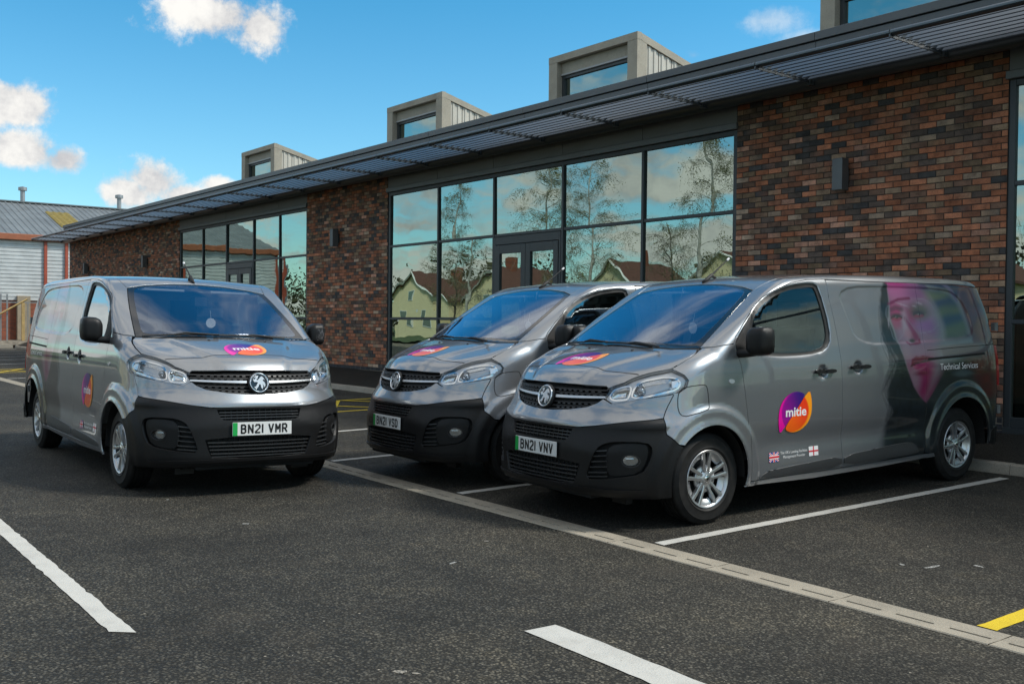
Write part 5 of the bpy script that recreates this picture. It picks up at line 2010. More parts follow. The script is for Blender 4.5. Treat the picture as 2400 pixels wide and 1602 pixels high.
for q_, mi in ((ql, False), (qr, True)):
    V, F = ribbon(curve([sd_(-2.73, 1.146), sd_(-3.2, 1.158), sd_(-3.66, 1.172)], 'wall', closed=False, step=.05), 'wall', .020, -.004, .0012)
    raw('slide_rail', V, F, VOID, q_, mi)
    V, F = ribbon(curve([sd_(-2.73, 1.225), sd_(-3.2, 1.24), sd_(-3.88, 1.255)], 'wall', closed=False, step=.05), 'wall', .006, -.004, .001)
    raw('panel_seam', V, F, VOID, q_, mi)
# sill and side mouldings
sill_o = s_of([(-.345, .245), (-.41, .280), (-1.5, .282), (-2.1, .288), (-2.83, .30), (-2.85, .262), (-2.1, .238), (-1.2, .226)])
both('sill', patch(curve(sill_o, 'wall', step=.03), step=.03, off=-.004), PAINT)
mould1 = [(-.50, .292), (-.575, .335), (-.66, .352), (-1.1, .372), (-1.515, .388), (-1.525, .300), (-1.0, .292)]
mould2 = [(-1.545, .388), (-2.0, .412), (-2.42, .434), (-2.52, .420), (-2.60, .350), (-2.60, .318), (-2.1, .308), (-1.548, .300)]
for (a_, b_), pts in (((dl, dr_), mould1), ((sl_, sr_), mould2)):
    dat = patch(curve(s_of(pts), 'wall', smooth=1, step=.02), step=.025, off=.010, rim=.012)
    part('side_moulding', dat, DGREY, a_); part('side_moulding', dat, DGREY, b_, True)
# handles
for (a_, b_), hx, hz in (((dl, dr_), -1.275, 1.092), ((sl_, sr_), -1.735, 1.112)):
    base = [(hx + .0 + .052 * math.cos(t), hz + .05 * math.sin(t)) for t in np.linspace(0, 2 * math.pi, 20, endpoint=False)]
    grip = [(hx + .012 * 0 + sx * .128, hz + sz * .018) for sx, sz in ((1, -.3), (.9, .8), (.3, 1), (-.6, .9), (-1, .5), (-1, -.6), (-.6, -1), (.6, -1))]
    dat = patch(curve(s_of(grip), 'wall', smooth=1, step=.012), step=.014, off=.030, rim=.022, gap=0)
    for d_, mi in ((a_, False), (b_, True)):
        part('door_handle', dat, BLACKP, d_, mi)
        V, F = ribbon([(hx + .11, hz), (hx + .085, hz)], 'wall', .022, -.02, .012); raw('handle_mount', V, F, BLACKP, d_, mi)
        V, F = ribbon([(hx - .085, hz), (hx - .115, hz)], 'wall', .022, -.02, .012); raw('handle_mount', V, F, BLACKP, d_, mi)
# charging flap, side repeater
flap_c = curve(s_of([(.318, .86), (.312, .97), (.285, 1.015), (.23, 1.036), (.09, 1.046), (.060, 1.03), (.048, .95), (.044, .885), (.07, .862), (.20, .835), (.285, .82)]), 'wall', smooth=1, step=.012)
V, F = ribbon(flap_c, 'wall', .006, -.003, .0011, closed=True)
raw('charging_flap_seam', V, F, VOID, fl)
for w_, mi in ((fl, False), (fr, True)):
    part('side_repeater_lamp', patch(curve(s_of([(-.165, 1.058), (-.178, 1.072), (-.20, 1.074), (-.222, 1.066), (-.226, 1.050), (-.205, 1.040), (-.18, 1.042)]), 'wall', smooth=1, step=.008), step=.01, off=.008, rim=.008, gap=0), AMBER, w_, mi)

# ---- nose
nose_top_l = GR_BOT_L[::-1]
hl_bot_l = [fr_(.60, .914), fr_(.68, .93), fr_(.78, .952), fr_(.86, .972)]
nose_l = nose_top_l + hl_bot_l + [sd_(.30, .990), sd_(.335, .985), sd_(.385, .90)] + BUMP_TOP_L
nose_o = [fr_(0, .843)] + nose_l + [fr_(.2, .736), fr_(0, .735)] + mir([fr_(.2, .736)] + BUMP_TOP_L[::-1] + [sd_(.385, .90), sd_(.335, .985), sd_(.30, .990)] + hl_bot_l[::-1] + nose_top_l[::-1])
nose = part('nose_panel', patch(curve(nose_o, 'wall', step=.02), step=.02, rim=.018), PAINT, van)
# bumper
bl = BUMP_TOP_L[::-1] + [sd_(.425, .70), sd_(.345, .625)] + arc_pts(ARCH_F, 40, -18, 10)[0:] + [fr_(.86, .232), fr_(.72, .235), fr_(.45, .258)]
bump_o = [fr_(0, .735), fr_(.2, .736)] + bl + [fr_(0, .268)] + mir(bl)[::-1] + [fr_(-.2, .736)]
UG = [fr_(.372, .722), fr_(.345, .652), fr_(.320, .636), fr_(0, .628)]
ug_c = curve(UG + mir(UG[:-1])[::-1] + [fr_(-.2, .722), fr_(.2, .722)], 'wall', step=.02)
LG = [fr_(.470, .478), fr_(.445, .40), fr_(.415, .328), fr_(.2, .318), fr_(0, .316)]
lg_c = curve(LG + mir(LG[:-1])[::-1] + [fr_(-.3, .492), fr_(0, .494), fr_(.3, .492)], 'wall', step=.02)
FG = [fr_(.515, .372), fr_(.545, .48), fr_(.595, .600), fr_(.64, .636), fr_(.71, .655), fr_(.86, .652), fr_(.884, .60), fr_(.872, .50), fr_(.842, .418), fr_(.74, .392), fr_(.62, .376)]
fg_c = curve(FG, 'wall', smooth=1, step=.02)
fgr_c = [(2 * WR * math.pi / 2 - a, z) for a, z in fg_c]
bumper = part('front_bumper', patch(curve(bump_o, 'wall', step=.025), [ug_c, lg_c, fg_c, fgr_c], step=.025, rim=.03), BLACKP, van)
for c_ in (ug_c, lg_c, fg_c, fgr_c):
    part('air_intake', patch(inset_poly(c_, -.02), step=.04, off=-.055, gap=0, rim=0), VOID, bumper)


def slat(y0, z0, y1, z1, w, o0, o1, nm, mat, par, bow=0.0, mirror=False, n=14):
    pts = [fr_(y0 + (y1 - y0) * i / n, z0 + (z1 - z0) * i / n + bow * (1 - (2 * i / n - 1) ** 2)) for i in range(n + 1)]
    C = [to_wall(p) for p in resolve(pts)]
    V, F = ribbon(C, 'wall', w, o0, o1)
    return raw(nm, V, F, mat, par, mirror, auto=40)


SLATM = pm('intake_slat', (.030, .031, .033), .38)
for z_ in (.700, .677, .654):
    slat(.352, z_, -.352, z_, .007, -.030, -.012, 'intake_slat', SLATM, bumper)
for k in range(13):
    y_ = -.30 + .05 * k
    slat(y_, .715, y_, .638, .004, -.045, -.034, 'intake_rib', SLATM, bumper, n=2)
for z_ in (.452, .422, .392, .360, .335):
    slat(.455 - (.48 - z_) * .28, z_, -.455 + (.48 - z_) * .28, z_, .009, -.030, -.008, 'intake_slat', SLATM, bumper)
for k in range(19):
    y_ = -.40 + .0445 * k
    slat(y_, .485, y_, .322, .004, -.050, -.042, 'radiator_rib', MATB, bumper, n=3)
for mi in (False, True):
    # fog lamp pocket
    bez = [fr_(.675, .405), fr_(.655, .50), fr_(.665, .600), fr_(.712, .642), fr_(.855, .640), fr_(.872, .60), fr_(.862, .50), fr_(.832, .425), fr_(.74, .402)]
    fogc = [fr_(.798 + .040 * math.cos(t), .512 + .040 * math.sin(t)) for t in np.linspace(0, 2 * math.pi, 20, endpoint=False)]
    fog_cc = curve(fogc, 'wall', step=.02)
    bz = part('fog_lamp_bezel', patch(curve(bez, 'wall', smooth=1, step=.02), [fog_cc], step=.02, off=-.022, gap=0, rim=.03), BLACKP, bumper, mi)
    part('fog_lamp_bowl', patch(inset_poly(fog_cc, .004), step=.012, off=-.045, gap=0, rim=0), REFL, bz, mi)
    part('fog_lamp_lens', patch(inset_poly(fog_cc, .002), step=.012, off=-.024, gap=0, rim=.004), LENS, bz, mi)
    V, F = ribbon(inset_poly(fog_cc, -.004), 'wall', .008, -.024, -.016, closed=True)
    raw('fog_lamp_ring', V, F, MATB, bz, mi)
    V, F = ribbon([(c[0], c[1]) for c in curve([fr_(.775, .512), fr_(.815, .512)], 'wall', closed=False, step=.01)], 'wall', .03, -.045, -.030)
    raw('fog_lamp_bulb', V, F, CHROME, bz, mi)
    for k, z_ in enumerate((.585, .545, .505, .465, .425, .395)):
        slat(.668, z_ + .004, .520 + (z_ - .38) * .32, z_ - .006, .008, -.034, -.010, 'intake_slat', SLATM, bumper, mirror=mi, n=6)
# crease lip on the lower bumper, tow cover
V, F = ribbon([to_wall(p) for p in resolve([fr_(.84 - 1.68 * i / 40, .292 + .016 * (1 - abs(2 * i / 40 - 1) ** 2)) for i in range(41)])], 'wall', .022, -.004, .012)
raw('bumper_lip', V, F, BLACKP, bumper, auto=50)
tow = curve([fr_(-.425, .575), fr_(-.355, .575), fr_(-.35, .52), fr_(-.43, .515)], 'wall', smooth=1, step=.01)
V, F = ribbon(tow, 'wall', .004, -.002, .0012, closed=True)
raw('tow_eye_cover', V, F, VOID, bumper)
# grille
gr_l = GR_BOT_L[::-1] + [fr_(.555, .995), fr_(.558, 1.028)]
gr_top = [tp_(.70, .48), tp_(.736, .36), tp_(.772, .20), tp_(.785, 0)]
gr_o = [fr_(0, .843)] + gr_l + [fr_(.45, 1.028), fr_(.25, 1.035), fr_(0, 1.04)] + mir(gr_l + [fr_(.45, 1.028), fr_(.25, 1.035)])[::-1]
grille = part('grille', patch(curve(gr_o, 'wall', step=.025), step=.03, off=-.05, gap=-.01, rim=0), VOID, van)
BADGE_Z = .938
for z_, bow, yl in ((1.012, -.002, .54), (.985, -.004, .545), (.921, -.012, .50), (.893, -.014, .44), (.868, -.012, .34)):
    slat(yl, z_, -yl, z_, .010, -.045, -.016, 'grille_slat', MATB, grille, bow=bow, n=24)
    for k in range(9):
        for sg in (1, -1):
            y_ = .115 + .052 * k + (.026 if int(z_ * 1000) % 2 else 0)
            if y_ > yl - .04: continue
            zz = z_ + bow * (1 - (y_ / yl) ** 2) - .011
            C = [to_wall(p) for p in resolve([fr_(sg * (y_ - .014), zz), fr_(sg * (y_ + .014), zz)])]
            V, F = ribbon(C, 'wall', .008, -.034, -.018)
            raw('grille_stud', V, F, SLATM, grille)
for sg in (1, -1):
    n = 14
    pts = [fr_(sg * (.100 + .445 * i / n), .948 + .010 * (i / n) ** 1.5) for i in range(n + 1)]
    V, F = ribbon([to_wall(p) for p in resolve(pts)], 'wall', np.array([.020 - .006 * i / n for i in range(n + 1)]), -.03, -.006)
    raw('chrome_bar', V, F, pm('satin_chrome', (.62, .63, .64), .34, .75), grille, auto=40)
bx = float(resolve([fr_(0, BADGE_Z)])[0][0])
BM = Matrix.Translation((bx + .006, 0, BADGE_Z)) @ Matrix.Rotation(R(-14), 4, 'Y')


def badge():
    m = MB()
    m.lathe([(.0001, -.02), (.092, -.02), (.094, -.004), (.088, .004), (.084, .004)], 40, 'X')
    b = m.build('badge_ring', MATB, van, auto=35)
    m = MB()
    m.lathe([(.083, .0), (.085, .010), (.081, .014), (.075, .012), (.073, .005)], 48, 'X')
    ring = m.build('chrome_ring', CHROME, b, smooth=True)
    m = MB(); m.lathe([(.074, .006), (.0001, .0062)], 40, 'X')
    m.build('badge_face', GLOSSB, b)
    # winged beast holding a flag with a V: a raised chrome silhouette
    g = [(-.058, .022), (-.050, .050), (-.030, .062), (-.010, .060), (-.016, .040), (-.030, .030), (-.022, .020), (-.004, .034), (.010, .052), (.026, .058),
         (.040, .044), (.050, .024), (.038, .030), (.030, .020), (.048, .002), (.056, -.020), (.046, -.044), (.036, -.022), (.028, -.010), (.034, -.038),
         (.022, -.062), (.012, -.040), (.010, -.018), (-.004, -.014), (-.012, -.036), (-.030, -.056), (-.052, -.040), (-.034, -.034), (-.024, -.014), (-.014, .002), (-.030, .006), (-.050, .006)]
    m = MB()
    n = len(g)
    m.add([(.007, y, z) for y, z in g] + [(.015, y * .92, z * .92) for y, z in g], [tuple(range(n, 2 * n))[::-1]] + [(i, (i + 1) % n, n + (i + 1) % n, n + i) for i in range(n)])
    m.build('badge_emblem', pm('satin_chrome', (.62, .63, .64), .34, .75), b)
    m = MB()
    for pts in (((-.048, .046), (-.042, .030)), ((-.042, .030), (-.034, .046))):
        m.tube([(.0165, p[0], p[1]) for p in pts], .003, 6)
    m.build('badge_letter', GLOSSB, b)
    b.matrix_local = BM
    return b


badge()


# ---- head lamps
def headlamp(mi):
    h = part('headlight', patch(hl_c, step=.02, off=-.075, gap=.0, rim=0), LAMPD, van, mi)
    part('lamp_lens', patch(hl_c, step=.025, off=-.001, gap=.003, rim=.010), LENS, h, mi)
    # side walls of the housing
    P = wall3(hl_c); Nn = grad(P)
    n = len(P)
    V = np.vstack([P - Nn * .008, P - Nn * .075])
    F = [(i, (i + 1) % n, n + (i + 1) % n, n + i) for i in range(n)]
    raw('lamp_housing', V, F, LAMPD, h, mi)

    def cup(pts, o_front, o_back, shrink, nm='lamp_bowl', mat=REFL):
        c = curve(pts, 'wall', smooth=1, step=.012)
        ci = inset_poly(c, shrink)
        A, B = wall3(c), wall3(ci)
        NA, NB = grad(A), grad(B)
        k = len(A)
        cen = B.mean(0); nc = NB.mean(0)
        V = np.vstack([A - NA * o_front, B - NB * o_back, [cen - nc * (o_back + .012)]])
        F = [(i, (i + 1) % k, k + (i + 1) % k, k + i) for i in range(k)] + [(k + i, k + (i + 1) % k, 2 * k) for i in range(k)]
        raw(nm, V, F, mat, h, mi, smooth=True)
        V, F = ribbon(c, 'wall', .012, -o_front - .012, -o_front + .004, closed=True)
        raw('light_guide', V, F, CHROME if nm == 'lamp_bowl' else mat, h, mi, smooth=False)
    CUP1 = [fr_(.566, .962), fr_(.572, 1.006), fr_(.588, 1.030), fr_(.662, 1.050), fr_(.690, 1.034), fr_(.694, .958), fr_(.676, .946), fr_(.60, .940)]
    CUP2 = [fr_(.716, .960), fr_(.704, 1.000), fr_(.712, 1.062), fr_(.742, 1.088), fr_(.80, 1.106), sd_(.36, 1.116), sd_(.295, 1.104), sd_(.272, 1.06), sd_(.300, 1.016), fr_(.85, .990), fr_(.79, .970)]
    part('lamp_bezel', patch(inset_poly(hl_c, .006), [curve(CUP1, 'wall', smooth=1, step=.012), curve(CUP2, 'wall', smooth=1, step=.012)], step=.02, off=-.030, gap=0, rim=0), LAMPD, h, mi)
    cup(CUP1, .028, .060, .014)
    cup(CUP2, .028, .070, .018)
    # projector in the outer bowl
    c0 = resolve([fr_(.745, 1.018)])[0]; n0 = grad(np.array([c0]))[0]
    m = MB()
    m.lathe([(.0001, .016), (.014, .013), (.024, .004), (.027, -.006), (.030, -.03)], 24, 'X')
    V = np.array(m.v); F = m.f
    q = Vector((1, 0, 0)).rotation_difference(Vector((n0[0], n0[1] * .6, n0[2] * .4)).normalized())
    V = np.array([tuple(q @ Vector(v)) for v in V]) + c0 - n0 * .042
    raw('projector_lens', V, F, pm('projector_glass', (.25, .28, .32), .05, .6), h, mi, smooth=True)
    # brow and indicator strip
    V, F = ribbon([to_wall(p) for p in resolve([fr_(.60, .930), fr_(.70, .946), fr_(.79, .964)])], 'wall', .016, -.06, -.030)
    raw('indicator_strip', V, F, REFL, h, mi)
    V, F = ribbon([to_wall(p) for p in resolve([sd_(.335, 1.055), sd_(.285, 1.06)])], 'wall', .055, -.05, -.028)
    raw('lamp_reflector_panel', V, F, REFL, h, mi)


headlamp(False); headlamp(True)


# ---- mirrors
def mirror(mi):
    sg = -1 if mi else 1
    # shell: stack of rounded sections from outboard view (x,z) swept in y
    secs = []
    NS = 36
    PR = pchip([0, .06, .18, .42, .75, .92, 1.0], [.10, .55, .86, 1.0, .98, .86, .30])
    for k2 in range(17):
        t = k2 / 16
        y_ = .975 + .185 * t
        s_ = float(PR(t))
        cz, cx = 1.348 + .012 * t, -.375 - .02 * t
        ring = []
        for k in range(NS):
            a = 2 * math.pi * k / NS
            ca, sa = math.cos(a), math.sin(a)
            e = .55
            hx = .095 if ca > 0 else .075
            ring.append((cx + hx * s_ * math.copysign(abs(ca) ** e, ca), y_ * sg, cz + .108 * s_ * math.copysign(abs(sa) ** e, sa)))
        secs.append(ring)
    V = [p for r_ in secs for p in r_]
    F = []
    for i in range(len(secs) - 1):
        for k in range(NS):
            F.append((i * NS + k, i * NS + (k + 1) % NS, (i + 1) * NS + (k + 1) % NS, (i + 1) * NS + k))
    F += [tuple(range(NS))[::-1], tuple((len(secs) - 1) * NS + k for k in range(NS))]
    d_ = dr_ if mi else dl
    o = raw('door_mirror', V, F, BLACKP, van, auto=60)
    m = MB()
    m.tube([(-.30, .88 * sg, 1.262), (-.305, .94 * sg, 1.262), (-.325, 1.0 * sg, 1.266), (-.35, 1.06 * sg, 1.272)], [.034, .034, .032, .028], 14)
    m.build('mirror_arm', BLACKP, o, auto=60)
    m = MB()
    m.add([(-.463, 1.005 * sg, 1.265), (-.463, 1.135 * sg, 1.272), (-.463, 1.135 * sg, 1.435), (-.463, 1.005 * sg, 1.43)], [(0, 1, 2, 3)])
    m.build('mirror_glass', pm('mirror_glass', (.8, .82, .84), .03, 1.0, var=.02), o)


mirror(False); mirror(True)
for d_, mi in ((dl, False), (dr_, True)):
    part('mirror_sail', patch(sail_c, step=.03, off=.004, gap=0, rim=.012), MATB, d_, mi)


# ---- wheels
def make_wheel():
    """wheel centred on the origin, outboard side +y"""
    w = empty('wheel')
    w.parent = van
    m = MB()
    prof = [(.205, -.095), (.222, -.105), (.255, -.112), (.295, -.110), (.322, -.098), (.336, -.086)]
    tread = []
    for g in (-.058, -.022, .022, .058):
        tread += [(.3405, g - .006), (.333, g - .005), (.333, g + .005), (.3405, g + .006)]
    prof += [(.3385, -.080)] + tread + [(.3385, .080)]
    prof += [(.336, .086), (.3335, .0885), (.322, .098), (.306, .107), (.300, .1115), (.292, .1105), (.262, .1135), (.240, .112), (.236, .1145), (.228, .110), (.212, .098)]
    m.lathe(prof, 96, 'Y')
    tyre = m.build('tyre', TYRE, w, auto=38)
    # shoulder blocks
    m = MB()
    for k in range(64):
        a = 2 * math.pi * k / 64
        da = 2 * math.pi / 64 * .36
        for s_ in (1, -1):
            vs = []
            for aa in (a - da, a + da):
                for r_, y_ in ((.326, .066), (.3425, .066), (.3395, .083), (.328, .0945), (.318, .096)):
                    vs.append((r_ * math.cos(aa), s_ * y_, r_ * math.sin(aa)))
            fs = [(i, i + 1, 6 + i, 5 + i) for i in range(4)] + [(0, 1, 2, 3, 4), (9, 8, 7, 6, 5)]
            m.add(vs, fs)
    b = m.build('tread_block', TYRE, tyre)
    b['kind'] = 'stuff'
    # brake disc + inner barrel
    m = MB()
    m.lathe([(.200, -.08), (.196, .03), (.20, .075), (.213, .094)], 48, 'Y')
    m.lathe([(.0001, .012), (.14, .012), (.14, .0)], 40, 'Y')
    m.build('rim_barrel', pm('dark_rim_barrel', (.06, .062, .065), .45, .6), w, auto=35)
    m = MB()
    m.lathe([(.2125, .1), (.217, .107), (.2135, .1105), (.203, .107), (.194, .096), (.192, .088)], 64, 'Y')
    m.lathe([(.028, .099), (.036, .099), (.052, .092), (.078, .082), (.098, .079), (.104, .072), (.106, .058)], 48, 'Y')
    # outer bays of the cover between the pairs of spokes
    for k in range(5):
        a0 = 2 * math.pi * k / 5 + R(90 + 19.5)
        vs, n = [], 8
        for i in range(n + 1):
            a = a0 + R(33) * i / n
            for r_, y_ in ((.150, .066), (.160, .080), (.196, .0925)):
                vs.append((r_ * math.cos(a), y_, r_ * math.sin(a)))
        fs = []
        for i in range(n):
            fs += [(3 * i, 3 * i + 3, 3 * i + 4, 3 * i + 1), (3 * i + 1, 3 * i + 4, 3 * i + 5, 3 * i + 2)]
        m.add(vs, fs)
    m.build('rim', SILVER, w, auto=38)
    m = MB()
    for k in range(5):
        for s_ in (-1, 1):
            a = 2 * math.pi * k / 5 + R(90) + s_ * R(11.5)
            ain = 2 * math.pi * k / 5 + R(90) + s_ * R(17)
            rows = []
            for r_, hw, y_, aa in ((.050, .015, .094, ain), (.095, .0145, .098, ain * .6 + a * .4), (.145, .0155, .104, a), (.203, .0185, .1075, a)):
                c_ = np.array([r_ * math.cos(aa), y_, r_ * math.sin(aa)])
                t_ = np.array([-math.sin(aa), 0, math.cos(aa)])
                rows.append([c_ - t_ * hw - [0, .026, 0], c_ - t_ * hw * .8 - [0, .003, 0], c_ + t_ * hw * .1, c_ + t_ * hw * .8 - [0, .003, 0], c_ + t_ * hw - [0, .026, 0]])
            vs = [tuple(p) for r_ in rows for p in r_]
            fs = []
            for i in range(3):
                for j in range(4):
                    fs.append((i * 5 + j, i * 5 + j + 1, i * 5 + j + 6, i * 5 + j + 5))
            m.add(vs, fs)
    m.build('spokes', SILVER, w, auto=30)
    m = MB()
    m.lathe([(.0001, .104), (.022, .1035), (.027, .101), (.030, .094)], 32, 'Y')
    hc = m.build('hub_cap', CHROME, w, auto=35)
    m = MB()
    for k in range(5):
        a = 2 * math.pi * k / 5 + R(54)
        m.lathe([(.0001, .0875), (.008, .0875)], 10, 'Y', org=(.066 * math.cos(a), 0, .066 * math.sin(a)))
    m.build('wheel_bolts', VOID, w)
    m = MB()
    m.lathe([(.0001, .1046), (.010, .1046)], 20, 'Y')
    m.build('hub_emblem', GLOSSB, hc)
    return w


WZ = .338
w0 = make_wheel()
w0.location = (0, .800, WZ)
for i, (x_, y_) in enumerate(((-3.275, .800), (0, -.800), (-3.275, -.800))):
    w_ = copy_tree(w0, van)
    w_.location = (x_, y_, WZ)
    w_.rotation_euler = (0, R(23 * i + 11), math.pi if y_ < 0 else 0)
# arch liners, underbody
for arch, x_ in ((ARCH_F, .015), (ARCH_R, -3.275)):
    for sg in (1, -1):
        m = MB()
        m.lathe([(arch[2] + .005, .93 * sg), (arch[2] + .012, .55 * sg), (.02, .55 * sg)], 28, 'Y', org=(arch[0], 0, arch[1]), a0=R(-6), a1=R(186))
        m.build('wheel_arch_liner', VOID, van)
m = MB()
m.box(-3.95, .55, -.55, .55, .20, .34)
m.box(-2.78, -.46, -.86, .86, .235, .30)
m.box(.2, .80, -.52, .52, .225, .30)
m.box(-3.95, -3.72, -.85, .85, .30, .40)
m.build('underbody', VOID, van)
m = MB(); m.box(.47, .53, .44, .60, .16, .21); m.box(.47, .53, -.60, -.44, .16, .21)
m.build('air_deflector', BLACKP, van)

# ---- rear end
rd = curve([('x', 0, 0)], 'back') if False else None
for mi in (False, True):
    o_ = [(.004, .42), (.86, .42), (.885, .9), (.865, 1.26), (.80, 1.60), (.70, 1.78), (.004, 1.83)]
    P_ = densify([(0, a, b) for a, b in o_], o_, True, .05)[1]
    part('rear_door', patch([tuple(q) for q in P_], chart='back', step=.06), PAINT, van, mi)
    # upright tail lamp wrapping the corner
    V, F = ribbon(curve([sd_(-3.955, .86), sd_(-3.955, 1.05), sd_(-3.945, 1.24)], 'wall', closed=False, step=.04), 'wall', .045, -.005, .018)
    raw('tail_lamp', V, F, REDL, van, mi)
    for z_ in (.62, 1.42):
        x_ = -4.02 if z_ < 1 else -3.96
        m = MB(); m.box(x_ - .035, x_ + .02, (-.885 if mi else .845), (-.845 if mi else .885), z_ - .04, z_ + .04)
        m.build('rear_hinge', pm('hinge_grey', (.30, .31, .32), .4, .6), van)
o_ = [(-.86, .30), (.86, .30), (.87, .42), (-.87, .42)]
part('rear_bumper', patch([tuple(q) for q in densify([(0, a, b) for a, b in o_], o_, True, .05)[1]], chart='back', step=.06, off=.02, rim=.06), BLACKP, van)
corner = [sd_(-3.70, .33), sd_(-3.72, .44), sd_(-3.80, .47), sd_(-3.95, .47), sd_(-4.0, .44), sd_(-4.0, .31), sd_(-3.85, .29)]
both('rear_bumper_corner', patch(curve(corner, 'wall', step=.02), step=.03, off=.012, rim=.02), BLACKP)

# ---- cab interior
m = MB()
m.prism([(-.86, .40), (.86, .40), (.84, 1.30), (.74, 1.76), (-.74, 1.76), (-.84, 1.30)], -1.50, -1.47)
m.v = [(z_, x_, y_) for x_, y_, z_ in m.v]
m.build('bulkhead', BULK, van)
m = MB()
m.add([(.10, -.80, 1.22), (.10, .80, 1.22), (-.30, .84, 1.20), (-.42, .84, 1.14), (-.46, .84, .80), (-.46, -.84, .80), (-.42, -.84, 1.14), (-.30, -.84, 1.20)],
      [(0, 1, 2, 7), (7, 2, 3, 6), (6, 3, 4, 5)])
dash = m.build('dashboard', INTER, van)
m = MB(); m.box(-.46, -.30, -.60, -.22, 1.15, 1.235); m.build('instrument_hood', INTER, dash)
m = MB(); m.box(-1.48, .45, -.80, .80, .32, .42); m.build('cab_floor', VOID, van)
m = MB()
ring = [(-.55 + .11 * math.sin(t), -.41 + .185 * math.cos(t), 1.12 + .155 * math.sin(t)) for t in np.linspace(0, 2 * math.pi, 29)]
m.tube(ring, .016, 8, cap=False)
m.tube([(-.55, -.41, 1.12), (-.40, -.41, 1.02)], .035, 8)
m.tube([(-.55, -.585, 1.12), (-.545, -.41, 1.115), (-.55, -.235, 1.12)], .02, 6)
m.build('steering_wheel', INTER, van, smooth=True)
for nm, yc, wd in (('driver_seat', -.41, .25), ('passenger_bench', .30, .46)):
    m = MB()
    m.box(-1.38, -.82, yc - wd, yc + wd, .62, .84)
    m.add([(-1.22, yc - wd, .80), (-1.22, yc + wd, .80), (-1.40, yc + wd * .9, 1.42), (-1.40, yc - wd * .9, 1.42), (-1.36, yc - wd, .80), (-1.36, yc + wd, .80), (-1.47, yc + wd * .9, 1.42), (-1.47, yc - wd * .9, 1.42)],
          [(0, 1, 2, 3), (0, 3, 7, 4), (1, 5, 6, 2), (2, 6, 7, 3)])
    s_ = m.build(nm, SEATF, van)
    for hc in ([yc] if wd < .3 else [yc - .22, yc + .22]):
        m = MB(); m.box(-1.46, -1.36, hc - .12, hc + .12, 1.45, 1.66); m.build('headrest', SEATF, s_)
m = MB(); m.add([(-.88, -.62, 1.79), (-.88, .62, 1.79), (-1.46, .70, 1.84), (-1.46, -.70, 1.84)], [(0, 1, 2, 3)])
hdl = m.build('headliner', HEADL, van)
for yc in (-.36, .36):
    m = MB(); m.box(-.90, -.765, yc - .23, yc + .23, 1.735, 1.755); m.build('sun_visor', HEADL, hdl)
m = MB(); m.box(-.80, -.66, -.06, .06, 1.60, 1.685)
mrr = m.build('sensor_housing', INTER, van)
m = MB(); m.box(-.74, -.71, -.02, .24, 1.50, 1.585); m.build('rear_view_mirror', INTER, mrr)
m = MB()
m.lathe([(.0001, 0), (.048, 0), (.048, .004), (.0001, .004)], 20, 'X', org=(-.66, .10, 1.44))
m.tube([(-.66, .10, 1.49), (-.68, .10, 1.56)], .002, 4)
m.build('hanging_tag', TAGW, van)
# wipers
for (x0_, y0_), (x1_, y1_) in (((.085, -.20), (.005, -.74)), ((.10, .42), (.095, -.14))):
    A = top3([(x0_ + (x1_ - x0_) * i / 6, y0_ + (y1_ - y0_) * i / 6) for i in range(7)])
    m = MB()
    m.tube([tuple(p + np.array([0, 0, .012])) for p in A], .007, 6)
    a0 = A[0] + np.array([.03, .10, 0.0])
    m.tube([tuple(a0 + np.array([0, 0, .015])), tuple(A[2] + np.array([.0, 0, .028])), tuple(A[3] + np.array([0, 0, .014]))], .009, 6)
    m.build('wiper', MATB, wscr)
for y_ in (-.22, .30):
    P_ = top3([(.20, y_)])[0]
    m = MB(); m.lathe([(.014, -.003), (.012, .006), (.0001, .009)], 12, 'Z', org=tuple(P_)); m.build('washer_jet', MATB, bonnet)
# aerial
P_ = top3([(-.90, 0)])[0]; P1 = top3([(-1.01, 0)])[0]
m = MB()
m.tube([tuple(P_ + [.03, 0, -.004]), tuple(P_ + [-.02, 0, .018]), tuple(P1 + [.03, 0, .026]), tuple(P1 + [-.03, 0, .002])], [.008, .016, .018, .008], 8)
aer = m.build('aerial_base', MATB, roof, smooth=True)
m = MB()
m.tube([tuple(P1 + [.04, 0, .02]), tuple(P1 + [-.17, 0, .165])], [.008, .004], 8)
m.build('aerial_mast', MATB, roof)
m = MB(); m.tube([tuple(P1 + [-.165, 0, .161]), tuple(P1 + [-.19, 0, .179])], .010, 8)
m.build('aerial_tip', WHITEP, roof)


# ---- decals
def project_side(U, W, off, sgn):
    P = wall3(np.stack([U, W], 1)); Nn = grad(P)
    P = P + Nn * off
    if sgn < 0: P = P * [1, -1, 1]; Nn = Nn * [1, -1, 1]
    return P, Nn


